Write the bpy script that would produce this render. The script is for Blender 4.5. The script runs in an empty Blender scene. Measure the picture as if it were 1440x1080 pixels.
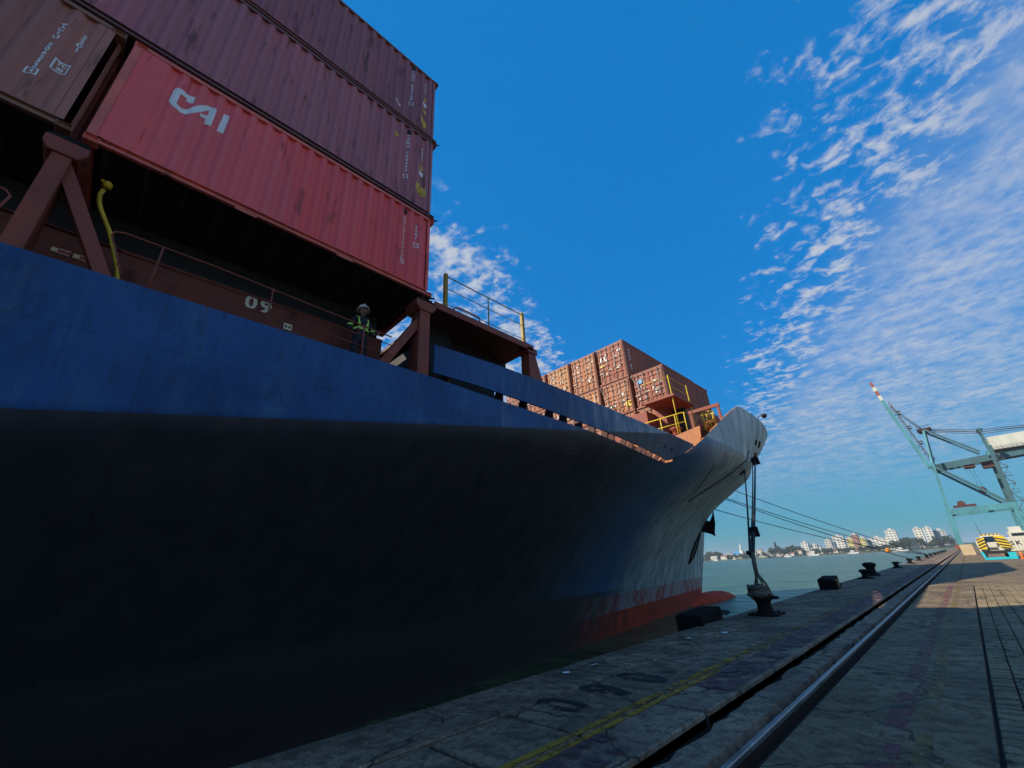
import bpy, bmesh, math, random
from mathutils import Matrix, Vector
R = math.radians
random.seed(7)
scene = bpy.context.scene
COL = scene.collection

# ------------------------------------------------------------------ camera
cam_d = bpy.data.cameras.new('camera'); cam = bpy.data.objects.new('camera', cam_d); COL.objects.link(cam)
cam_d.sensor_width = 36.0; cam_d.lens = 36.0 * 580.13 / 1440.0
cam_d.clip_start = 0.05; cam_d.clip_end = 30000
_m = Matrix(((0.695188, 0.328985, 0.639126, 0), (0.716924, -0.252659, -0.649756, 0), (-0.052279, 0.909908, -0.411503, 0), (0, 0, 0, 1)))
_q = _m.to_quaternion(); _q.normalize()
cam.matrix_world = Matrix.Translation((0, 0, 1.5)) @ _q.to_matrix().to_4x4()
scene.camera = cam

# ------------------------------------------------------------------ sky, sun, exposure
SUN_EL, SUN_DX, SUN_DY = 35.0, 0.60, 0.80          # light travels towards +X +Y
world = bpy.data.worlds.new('World'); scene.world = world; world.use_nodes = True
wt = world.node_tree; wt.nodes.clear()


def node(nt, typ, **kw):
    n = nt.nodes.new(typ)
    for k, v in kw.items():
        if k.startswith('i_'):
            n.inputs[k[2:].replace('_', ' ')].default_value = v
        else:
            setattr(n, k, v)
    return n


def link(nt, a, b):
    nt.links.new(a, b)


def vmath(nt, op, a, b=None):
    n = nt.nodes.new('ShaderNodeMath'); n.operation = op
    for i, s in enumerate((a, b)):
        if s is None: continue
        if isinstance(s, (int, float)): n.inputs[i].default_value = s
        else: nt.links.new(s, n.inputs[i])
    return n.outputs[0]


def maprange(nt, v, a, b, c=0.0, d=1.0, smooth=True):
    n = nt.nodes.new('ShaderNodeMapRange'); n.interpolation_type = 'SMOOTHSTEP' if smooth else 'LINEAR'
    nt.links.new(v, n.inputs['Value'])
    for k, x in zip(('From Min', 'From Max', 'To Min', 'To Max'), (a, b, c, d)):
        if isinstance(x, (int, float)): n.inputs[k].default_value = x
        else: nt.links.new(x, n.inputs[k])
    return n.outputs['Result']


def mixcol(nt, fac, a, b, blend='MIX'):
    n = nt.nodes.new('ShaderNodeMix'); n.data_type = 'RGBA'; n.blend_type = blend
    if isinstance(fac, (int, float)): n.inputs[0].default_value = fac
    else: nt.links.new(fac, n.inputs[0])
    for s, i in ((a, 6), (b, 7)):
        if isinstance(s, tuple): n.inputs[i].default_value = (*s[:3], 1)
        else: nt.links.new(s, n.inputs[i])
    return n.outputs[2]


def noise(nt, vec, scale, detail=4, rough=0.55, dist=0.0):
    n = nt.nodes.new('ShaderNodeTexNoise')
    n.inputs['Scale'].default_value = scale; n.inputs['Detail'].default_value = detail
    n.inputs['Roughness'].default_value = rough; n.inputs['Distortion'].default_value = dist
    nt.links.new(vec, n.inputs['Vector'])
    return n.outputs['Fac']


SKY = node(wt, 'ShaderNodeTexSky', sky_type='NISHITA', sun_disc=False, sun_elevation=R(SUN_EL),
           sun_rotation=math.atan2(-SUN_DX, -SUN_DY) % (2 * math.pi), altitude=0, air_density=1.3, dust_density=0.35, ozone_density=3.0)
tc = node(wt, 'ShaderNodeTexCoord')
sx = node(wt, 'ShaderNodeSeparateXYZ'); link(wt, tc.outputs['Generated'], sx.inputs[0])
zc = vmath(wt, 'MAXIMUM', sx.outputs[2], 0.04)
px = vmath(wt, 'DIVIDE', sx.outputs[0], zc); py = vmath(wt, 'DIVIDE', sx.outputs[1], zc)
cv = node(wt, 'ShaderNodeCombineXYZ'); link(wt, px, cv.inputs[0]); link(wt, py, cv.inputs[1])
cline = vmath(wt, 'ADD', vmath(wt, 'MULTIPLY', px, 0.919), vmath(wt, 'MULTIPLY', py, 0.395))
n_big = noise(wt, cv.outputs[0], 1.6, 3, 0.5)
cl2 = vmath(wt, 'ADD', cline, vmath(wt, 'MULTIPLY', vmath(wt, 'SUBTRACT', n_big, 0.5), 0.5))
n_fine = noise(wt, cv.outputs[0], 9.5, 7, 0.6, 0.25)
n_rip = noise(wt, cv.outputs[0], 21.0, 6, 0.62, 0.4)
sheet = maprange(wt, cl2, 0.60, 1.05)
puff_r = maprange(wt, cl2, 0.0, 0.72)
puff_l = maprange(wt, cl2, -0.26, -0.55)
cover = vmath(wt, 'MAXIMUM', puff_r, vmath(wt, 'MULTIPLY', puff_l, 1.0))
mixn = vmath(wt, 'ADD', vmath(wt, 'MULTIPLY', n_fine, 0.60), vmath(wt, 'MULTIPLY', n_rip, 0.40))
thr = maprange(wt, cover, 0.0, 1.0, 0.69, 0.445, False)
puffs = maprange(wt, vmath(wt, 'SUBTRACT', mixn, thr), -0.01, 0.17)
p_op = vmath(wt, 'MULTIPLY', maprange(wt, cover, 0, 1, 0.5, 0.80), maprange(wt, sheet, 0.0, 1.0, 1.0, 0.45))
n_wide = noise(wt, cv.outputs[0], 2.6, 5, 0.6, 0.3)
veil = vmath(wt, 'MULTIPLY', sheet, vmath(wt, 'MULTIPLY', maprange(wt, mixn, 0.30, 0.70, 0.16, 0.74), maprange(wt, n_wide, 0.30, 0.62, 0.50, 1.0)))
cmask = vmath(wt, 'MAXIMUM', vmath(wt, 'MULTIPLY', puffs, p_op), veil)
# clouds thin out in the haze close to the horizon
cmask = vmath(wt, 'MULTIPLY', cmask, maprange(wt, sx.outputs[2], 0.02, 0.24, 0.12, 1.0))
grad = mixcol(wt, maprange(wt, sx.outputs[2], 0.0, 0.42), (0.05, 0.80, 1.55), (0.0, 0.97, 3.12))
sky_t = mixcol(wt, 0.75, mixcol(wt, 1.0, SKY.outputs[0], (0.06, 0.66, 0.95), 'MULTIPLY'), grad)
csky = mixcol(wt, cmask, sky_t, (3.15, 3.25, 3.45))
bg = node(wt, 'ShaderNodeBackground'); bg.inputs['Strength'].default_value = 0.15
link(wt, csky, bg.inputs['Color'])
wo = node(wt, 'ShaderNodeOutputWorld'); link(wt, bg.outputs[0], wo.inputs[0])

sun_d = bpy.data.lights.new('sun', 'SUN'); sun_d.energy = 5.0; sun_d.angle = R(0.5); sun_d.color = (1.0, 0.90, 0.74)
sun = bpy.data.objects.new('sun', sun_d); COL.objects.link(sun)
_ce = math.cos(R(SUN_EL))
sun.rotation_euler = Vector((SUN_DX * _ce, SUN_DY * _ce, -math.sin(R(SUN_EL)))).to_track_quat('-Z', 'Y').to_euler()
sun.location = (-30, -40, 60)
scene.view_settings.view_transform = 'Standard'; scene.view_settings.look = 'None'
scene.view_settings.exposure = 0.38; scene.view_settings.gamma = 1.0; scene.view_settings.use_curve_mapping = False
scene.cycles.max_bounces = 6; scene.cycles.diffuse_bounces = 3; scene.cycles.transparent_max_bounces = 12

# ------------------------------------------------------------------ materials
MATS = {}


def mat(name, col, rough=0.6, var=0.25, scale=2.0, dirt=0.0, dirtcol=(0.05, 0.03, 0.02), dscale=1.2, streak=1.0,
        bump=0.0, bscale=30.0, metal=0.0, spec=0.4, tint=None):
    """weathered paint / concrete / steel: base colour with tonal variation, patches of dirt or rust, fine relief"""
    if name in MATS: return MATS[name]
    m = bpy.data.materials.new(name); m.use_nodes = True; nt = m.node_tree
    b = nt.nodes['Principled BSDF']; b.inputs['Metallic'].default_value = metal
    b.inputs['Specular IOR Level'].default_value = spec
    g = node(nt, 'ShaderNodeNewGeometry')
    mp = node(nt, 'ShaderNodeMapping'); mp.inputs['Scale'].default_value = (1, 1, 1.0 / streak)
    link(nt, g.outputs['Position'], mp.inputs[0])
    v = mp.outputs[0]
    n1 = noise(nt, v, scale, 6, 0.6)
    c = mixcol(nt, maprange(nt, n1, 0.25, 0.75), tuple(x * (1 - var) for x in col), tuple(min(1, x * (1 + var)) for x in col))
    if tint:
        c = mixcol(nt, maprange(nt, noise(nt, v, scale * 0.35, 4), 0.4, 0.7, 0, 0.6), c, tint)
    rsock = maprange(nt, n1, 0.2, 0.8, max(0.02, rough - 0.08), min(1, rough + 0.1))
    if dirt > 0:
        n2 = noise(nt, v, dscale, 9, 0.68)
        dm = maprange(nt, n2, 0.72 - 0.35 * dirt, 0.80 - 0.25 * dirt)
        c = mixcol(nt, vmath(nt, 'MULTIPLY', dm, 0.85), c, dirtcol)
        rsock = vmath(nt, 'ADD', rsock, vmath(nt, 'MULTIPLY', dm, 0.2))
    link(nt, c, b.inputs['Base Color']); link(nt, rsock, b.inputs['Roughness'])
    if bump > 0:
        bn = node(nt, 'ShaderNodeBump'); bn.inputs['Strength'].default_value = 1.0; bn.inputs['Distance'].default_value = bump
        link(nt, noise(nt, g.outputs['Position'], bscale, 6, 0.6), bn.inputs['Height']); link(nt, bn.outputs[0], b.inputs['Normal'])
    MATS[name] = m
    return m


def worn_paint(name, col, keep=0.5, scale=3.0, rough=0.7):
    """painted line: colour where the paint is left, clear where it has worn away"""
    if name in MATS: return MATS[name]
    m = bpy.data.materials.new(name); m.use_nodes = True; nt = m.node_tree
    b = nt.nodes['Principled BSDF']; b.inputs['Roughness'].default_value = rough
    g = node(nt, 'ShaderNodeNewGeometry')
    n1 = noise(nt, g.outputs['Position'], scale, 10, 0.72)
    a = maprange(nt, n1, 0.62 - keep * 0.35, 0.70 - keep * 0.25)
    n2 = noise(nt, g.outputs['Position'], 9, 5)
    link(nt, mixcol(nt, n2, tuple(x * 0.55 for x in col), col), b.inputs['Base Color'])
    link(nt, vmath(nt, 'MULTIPLY', a, 0.9), b.inputs['Alpha'])
    MATS[name] = m
    return m


M_BROWN = mat('brown container paint', (0.40, 0.145, 0.105), 0.55, 0.2, 1.2, 0.5, (0.17, 0.08, 0.055), 5.0, 5, 0.004, 9, tint=(0.44, 0.19, 0.14))
M_BROWN_FR = mat('brown container frame', (0.26, 0.125, 0.08), 0.6, 0.25, 3, 0.35, (0.09, 0.05, 0.03), 4, 2)
M_RED = mat('red container paint', (0.82, 0.085, 0.085), 0.5, 0.18, 1.0, 0.42, (0.34, 0.06, 0.05), 4.0, 5, 0.004, 9, tint=(0.85, 0.16, 0.16))
M_RED_FR = mat('red container frame', (0.70, 0.15, 0.11), 0.55, 0.2, 3, 0.4, (0.13, 0.05, 0.04), 5, 2)
M_PUR = mat('purple container paint', (0.42, 0.120, 0.135), 0.5, 0.2, 0.9, 0.5, (0.15, 0.055, 0.05), 5.0, 5, 0.004, 9, tint=(0.46, 0.19, 0.20))
M_PUR_FR = mat('purple container frame', (0.17, 0.075, 0.075), 0.6, 0.2, 3, 0.3, (0.08, 0.04, 0.03), 5, 2)
M_MAR = mat('maroon container paint', (0.31, 0.090, 0.098), 0.5, 0.2, 0.9, 0.5, (0.11, 0.042, 0.04), 5.0, 5, 0.004, 9, tint=(0.34, 0.14, 0.14))
M_MAR_FR = mat('maroon container frame', (0.22, 0.075, 0.06), 0.6, 0.2, 3, 0.3, (0.08, 0.04, 0.03), 5, 2)
M_FWD = [mat('forward container paint %d' % i, c, 0.6, 0.22, 1.2, 0.5, (0.10, 0.045, 0.03), 5.0, 4)
         for i, c in enumerate([(0.30, 0.090, 0.050), (0.38, 0.140, 0.060), (0.46, 0.205, 0.075), (0.33, 0.115, 0.065)])]
M_FWD_FR = mat('forward container frame', (0.26, 0.085, 0.048), 0.6, 0.25, 3, 0.3, (0.10, 0.05, 0.03), 5, 2)
M_UNDER = mat('container underside', (0.05, 0.042, 0.04), 0.9, 0.3, 4)
M_GASKET = mat('black rubber gasket', (0.02, 0.018, 0.017), 0.8, 0.2)
M_GALV = mat('galvanised steel', (0.32, 0.29, 0.25), 0.5, 0.25, 6, 0.3, (0.16, 0.07, 0.03), 8, 1, metal=0.3)
M_WHITE = mat('white lettering', (0.80, 0.80, 0.78), 0.55, 0.06, 6, 0.12, (0.45, 0.35, 0.33), 6)
M_YSTICK = mat('yellow sticker', (0.62, 0.40, 0.03), 0.5, 0.15, 8, 0.2, (0.12, 0.08, 0.02), 12)
M_STEEL_RED = mat('red oxide steel', (0.25, 0.052, 0.026), 0.6, 0.25, 2.5, 0.35, (0.07, 0.03, 0.02), 3.0, 2, 0.002, 30)
M_STEEL_DK = mat('dark red oxide steel', (0.075, 0.024, 0.017), 0.7, 0.3, 2.5, 0.4, (0.02, 0.012, 0.01), 3.0, 2)
M_BLACKST = mat('black and shade-dark steel', (0.02, 0.018, 0.018), 0.75, 0.3, 3, 0.3, (0.05, 0.025, 0.015), 4)  # black steel parts; on the upper coaming its darkness stands for shade
M_ORANGE = mat('orange deck paint', (0.42, 0.15, 0.05), 0.6, 0.2, 3, 0.3, (0.16, 0.06, 0.03), 5)
M_YEL = mat('yellow paint', (0.62, 0.42, 0.02), 0.5, 0.15, 5, 0.25, (0.20, 0.11, 0.02), 9)
M_OLIVE = mat('dull yellow post paint', (0.34, 0.22, 0.02), 0.6, 0.2, 5, 0.3, (0.12, 0.07, 0.02), 9)
M_RUBBER = mat('black rubber', (0.016, 0.014, 0.013), 0.95, 0.4, 8, 0.35, (0.05, 0.042, 0.035), 6, 1, 0.015, 12, spec=0.08)
M_IRON = mat('bollard iron', (0.016, 0.014, 0.013), 0.85, 0.3, 8, 0.3, (0.06, 0.03, 0.018), 8, 1, 0.006, 25, spec=0.15)
M_ROPE = mat('weathered rope', (0.16, 0.12, 0.075), 0.9, 0.3, 30, 0.2, (0.05, 0.04, 0.03), 20, 1, 0.004, 120)
M_ROPE_DK = mat('dark rope', (0.035, 0.032, 0.03), 0.9, 0.3, 30)
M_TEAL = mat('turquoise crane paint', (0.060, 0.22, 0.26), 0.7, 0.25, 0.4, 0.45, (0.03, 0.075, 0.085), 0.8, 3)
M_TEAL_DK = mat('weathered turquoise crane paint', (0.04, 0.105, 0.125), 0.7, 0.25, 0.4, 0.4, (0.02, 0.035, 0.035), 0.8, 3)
M_CRWHITE = mat('off white crane panel', (0.50, 0.50, 0.43), 0.55, 0.1, 0.5, 0.15, (0.35, 0.33, 0.28), 0.8, 3)
M_CRRED = mat('red crane tip paint', (0.24, 0.06, 0.03), 0.6, 0.15, 1)
M_GREY = mat('dark grey steel', (0.06, 0.062, 0.065), 0.6, 0.2, 2)
M_CYAN = mat('cyan steel paint', (0.02, 0.42, 0.50), 0.5, 0.12, 3, 0.15, (0.02, 0.16, 0.18), 5)
M_TRWHITE = mat('white vehicle paint', (0.55, 0.52, 0.43), 0.4, 0.06, 2, 0.1, (0.4, 0.36, 0.28), 3)
M_GLASS = mat('dark window glass', (0.015, 0.025, 0.03), 0.08, 0.1, 3, spec=0.6)
M_TYRE = mat('tyre rubber', (0.015, 0.015, 0.015), 0.85, 0.2, 6)
M_BLACK = mat('black paint', (0.015, 0.015, 0.015), 0.6, 0.2, 6)
M_CONE = mat('orange cone plastic', (0.75, 0.20, 0.05), 0.5, 0.1, 5)


def hull_material():
    m = bpy.data.materials.new('ship hull paint'); m.use_nodes = True; nt = m.node_tree
    b = nt.nodes['Principled BSDF']; g = node(nt, 'ShaderNodeNewGeometry')
    s = node(nt, 'ShaderNodeSeparateXYZ'); link(nt, g.outputs['Position'], s.inputs[0])
    mp = node(nt, 'ShaderNodeMapping'); mp.inputs['Scale'].default_value = (1, 1, 0.22); link(nt, g.outputs['Position'], mp.inputs[0])
    st = noise(nt, mp.outputs[0], 2.4, 8, 0.62)          # vertical weather streaks
    big = noise(nt, g.outputs['Position'], 0.5, 6, 0.6)
    navy = mixcol(nt, maprange(nt, big, 0.3, 0.7), (0.008, 0.046, 0.150), (0.016, 0.088, 0.250))
    navy = mixcol(nt, maprange(nt, st, 0.52, 0.75, 0.0, 0.55), navy, (0.035, 0.12, 0.24))
    navy = mixcol(nt, maprange(nt, noise(nt, g.outputs['Position'], 11, 8, 0.75), 0.52, 0.72, 0.0, 0.5), navy, (0.006, 0.026, 0.075))
    navy = mixcol(nt, maprange(nt, noise(nt, mp.outputs[0], 1.5, 11, 0.76), 0.50, 0.66, 0.0, 0.5), navy, (0.045, 0.125, 0.225))
    navy = mixcol(nt, maprange(nt, noise(nt, mp.outputs[0], 9.0, 8, 0.7), 0.50, 0.70, 0.0, 0.55), navy, (0.010, 0.030, 0.065))
    # blue sheer band above the rising knuckle, shade of the flare painted near-black below it
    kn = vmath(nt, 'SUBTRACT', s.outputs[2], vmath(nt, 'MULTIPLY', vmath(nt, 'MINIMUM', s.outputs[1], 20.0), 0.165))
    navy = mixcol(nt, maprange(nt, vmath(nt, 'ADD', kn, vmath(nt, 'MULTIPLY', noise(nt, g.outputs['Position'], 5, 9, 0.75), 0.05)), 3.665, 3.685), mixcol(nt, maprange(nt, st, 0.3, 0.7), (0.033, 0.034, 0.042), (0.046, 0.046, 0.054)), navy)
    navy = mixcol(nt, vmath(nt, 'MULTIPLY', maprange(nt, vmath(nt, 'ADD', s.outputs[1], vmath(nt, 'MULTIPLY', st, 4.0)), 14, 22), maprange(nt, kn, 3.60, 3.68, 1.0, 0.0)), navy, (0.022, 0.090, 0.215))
    # chalky faded paint, more of it towards the bow
    fade_y = maprange(nt, s.outputs[1], 3.0, 22.0, 0.0, 1.0)
    fm = maprange(nt, vmath(nt, 'ADD', vmath(nt, 'MULTIPLY', st, 0.75), vmath(nt, 'MULTIPLY', fade_y, 0.45)), 0.42, 0.80)
    grey = mixcol(nt, maprange(nt, noise(nt, mp.outputs[0], 1.1, 8, 0.65), 0.35, 0.7), (0.23, 0.275, 0.28), (0.54, 0.58, 0.56))
    c = mixcol(nt, vmath(nt, 'MULTIPLY', fm, vmath(nt, 'MULTIPLY', maprange(nt, s.outputs[1], 2, 20, 0.30, 0.95), vmath(nt, 'MAXIMUM', maprange(nt, kn, 3.60, 3.68, 0.10, 1.0), maprange(nt, s.outputs[1], 18, 26)))), navy, grey)
    # scuffs
    mp2 = node(nt, 'ShaderNodeMapping'); mp2.inputs['Scale'].default_value = (1, 1.2, 0.5); mp2.inputs['Rotation'].default_value = (R(38), 0, 0)
    link(nt, g.outputs['Position'], mp2.inputs[0])
    sc = maprange(nt, noise(nt, mp2.outputs[0], 1.7, 10, 0.7, 0.3), 0.60, 0.70)
    c = mixcol(nt, vmath(nt, 'MULTIPLY', sc, vmath(nt, 'MULTIPLY', fade_y, 0.65)), c, (0.035, 0.045, 0.055))
    # rust runs
    mp3 = node(nt, 'ShaderNodeMapping'); mp3.inputs['Scale'].default_value = (1, 1, 0.09); link(nt, g.outputs['Position'], mp3.inputs[0])
    ru = maprange(nt, noise(nt, mp3.outputs[0], 4.3, 8, 0.74), 0.58, 0.72)
    c = mixcol(nt, vmath(nt, 'MULTIPLY', ru, 0.6), c, (0.090, 0.050, 0.026))
    # worn lilac boot-top with red smears, antifouling red below it
    red = mixcol(nt, maprange(nt, st, 0.3, 0.7), (0.22, 0.022, 0.012), (0.56, 0.075, 0.034))
    nb = noise(nt, g.outputs['Position'], 0.9, 9, 0.68)
    boot = mixcol(nt, maprange(nt, nb, 0.46, 0.62), mixcol(nt, st, (0.30, 0.22, 0.24), (0.42, 0.37, 0.37)), red)
    jag = vmath(nt, 'ADD', s.outputs[2], vmath(nt, 'MULTIPLY', vmath(nt, 'SUBTRACT', nb, 0.5), 0.35))
    c = mixcol(nt, maprange(nt, jag, 0.02, 0.07, 0.9, 0.0), c, boot)
    c = mixcol(nt, maprange(nt, s.outputs[2], -0.87, -0.84, 1.0, 0.0), c, red)
    seam = vmath(nt, 'FRACT', vmath(nt, 'MULTIPLY', s.outputs[2], 0.43)); seam2 = vmath(nt, 'FRACT', vmath(nt, 'MULTIPLY', s.outputs[1], 0.165))
    sl = vmath(nt, 'MAXIMUM', maprange(nt, seam, 0.0, 0.012, 1, 0), maprange(nt, seam2, 0.0, 0.006, 1, 0))
    c = mixcol(nt, vmath(nt, 'MULTIPLY', sl, 0.45), c, (0.02, 0.018, 0.018))
    # shade painted near-black over the red low down amidships
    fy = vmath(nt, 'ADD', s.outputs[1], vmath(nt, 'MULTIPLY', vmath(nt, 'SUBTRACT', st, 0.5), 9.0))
    low_shade = vmath(nt, 'MULTIPLY', maprange(nt, fy, 16, 26, 1.0, 0.0), maprange(nt, s.outputs[2], 0.25, 0.35, 1.0, 0.0))
    c = mixcol(nt, low_shade, c, mixcol(nt, st, (0.046, 0.042, 0.042), (0.062, 0.055, 0.054)))
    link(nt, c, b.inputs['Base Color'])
    link(nt, maprange(nt, st, 0.2, 0.8, 0.36, 0.58), b.inputs['Roughness'])
    b.inputs['Specular IOR Level'].default_value = 0.25
    # plate seams and slight hungry-horse dents between the frames
    bn = node(nt, 'ShaderNodeBump'); bn.inputs['Strength'].default_value = 1.0; bn.inputs['Distance'].default_value = 0.012
    w = node(nt, 'ShaderNodeTexWave', wave_type='BANDS', bands_direction='Y'); w.inputs['Scale'].default_value = 0.42; w.inputs['Distortion'].default_value = 0.6
    link(nt, g.outputs['Position'], w.inputs[0])
    h = vmath(nt, 'ADD', vmath(nt, 'MULTIPLY', w.outputs['Fac'], 0.35), vmath(nt, 'ADD', vmath(nt, 'MULTIPLY', sl, 0.5), vmath(nt, 'MULTIPLY', noise(nt, g.outputs['Position'], 1.2, 4), 0.35)))
    link(nt, h, bn.inputs['Height']); link(nt, bn.outputs[0], b.inputs['Normal'])
    return m


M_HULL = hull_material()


def concrete_material(name, light, dark, stain, amount=0.5, rough=0.85):
    m = bpy.data.materials.new(name); m.use_nodes = True; nt = m.node_tree
    b = nt.nodes['Principled BSDF']; g = node(nt, 'ShaderNodeNewGeometry'); v = g.outputs['Position']
    n1 = noise(nt, v, 0.7, 9, 0.7); n2 = noise(nt, v, 5.5, 11, 0.74, 0.2); n3 = noise(nt, v, 45, 6, 0.65)
    c = mixcol(nt, maprange(nt, n1, 0.35, 0.65), dark, light)
    c = mixcol(nt, vmath(nt, 'MULTIPLY', maprange(nt, n2, 0.56 - 0.12 * amount, 0.74 - 0.1 * amount), 0.75), c, stain)
    c = mixcol(nt, maprange(nt, n3, 0.38, 0.62, 0.0, 0.6), c, tuple(x * 0.45 for x in dark))
    c = mixcol(nt, maprange(nt, n3, 0.66, 0.72, 0.0, 0.5), c, light)
    cr = node(nt, 'ShaderNodeTexVoronoi', feature='DISTANCE_TO_EDGE'); cr.inputs['Scale'].default_value = 0.55
    cw = node(nt, 'ShaderNodeVectorMath', operation='ADD'); link(nt, v, cw.inputs[0])
    nn = node(nt, 'ShaderNodeTexNoise'); nn.inputs['Scale'].default_value = 1.6; nn.inputs['Detail'].default_value = 6; link(nt, v, nn.inputs['Vector']); link(nt, nn.outputs['Color'], cw.inputs[1]); link(nt, cw.outputs[0], cr.inputs['Vector'])
    crack = maprange(nt, cr.outputs['Distance'], 0.004, 0.014, 1.0, 0.0)
    c = mixcol(nt, vmath(nt, 'MULTIPLY', crack, 0.8), c, (0.02, 0.018, 0.015))
    vo = node(nt, 'ShaderNodeTexVoronoi'); vo.inputs['Scale'].default_value = 1.15; link(nt, v, vo.inputs['Vector'])
    spot = maprange(nt, vmath(nt, 'ADD', vo.outputs['Distance'], vmath(nt, 'MULTIPLY', n2, 0.35)), 0.26, 0.33, 1, 0)
    c = mixcol(nt, vmath(nt, 'MULTIPLY', spot, 0.8), c, tuple(x * 0.35 for x in stain))
    link(nt, c, b.inputs['Base Color'])
    link(nt, maprange(nt, n2, 0.3, 0.7, rough - 0.2, min(1, rough + 0.1)), b.inputs['Roughness'])
    b.inputs['Specular IOR Level'].default_value = 0.3
    bn = node(nt, 'ShaderNodeBump'); bn.inputs['Strength'].default_value = 1; bn.inputs['Distance'].default_value = 0.012
    link(nt, vmath(nt, 'ADD', vmath(nt, 'MULTIPLY', n2, 0.7), vmath(nt, 'SUBTRACT', vmath(nt, 'MULTIPLY', n3, 0.45), vmath(nt, 'MULTIPLY', crack, 0.8))), bn.inputs['Height']); link(nt, bn.outputs[0], b.inputs['Normal'])
    return m


M_CONC = concrete_material('old quay concrete', (0.52, 0.355, 0.215), (0.15, 0.100, 0.066), (0.045, 0.033, 0.025), 1.25)
M_COPE = concrete_material('coping concrete', (0.50, 0.345, 0.22), (0.20, 0.135, 0.095), (0.05, 0.036, 0.028), 1.0)
M_ASPH = concrete_material('trafficked concrete', (0.37, 0.262, 0.140), (0.17, 0.118, 0.066), (0.060, 0.043, 0.030), 1.0)
M_PAVER = concrete_material('paving block', (0.37, 0.28, 0.150), (0.21, 0.155, 0.088), (0.07, 0.052, 0.038), 0.6)
M_DIRT = mat('joint dirt', (0.022, 0.020, 0.018), 0.95, 0.3, 8, 0.3, (0.05, 0.045, 0.035), 6, 1, 0.01, 20)
M_RAILST = mat('worn rail steel', (0.30, 0.29, 0.27), 0.45, 0.3, 4, 0.2, (0.10, 0.06, 0.04), 6, 1, metal=0.7)
M_RAILRUST = mat('rusty rail web', (0.045, 0.028, 0.02), 0.85, 0.3, 8)
M_LYEL = worn_paint('worn yellow line', (0.55, 0.29, 0.02), 0.66, 3.5)
M_LYEL2 = worn_paint('worn ochre line', (0.30, 0.19, 0.05), 0.44, 3.2)
M_LPUR = worn_paint('worn purple red band', (0.17, 0.085, 0.085), 0.50, 2.0)
M_LRED = worn_paint('worn red line', (0.27, 0.075, 0.08), 0.44, 3.2)
M_LBLK = worn_paint('worn black number', (0.016, 0.016, 0.018), 0.70, 2.4)

# ------------------------------------------------------------------ mesh helpers


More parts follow.
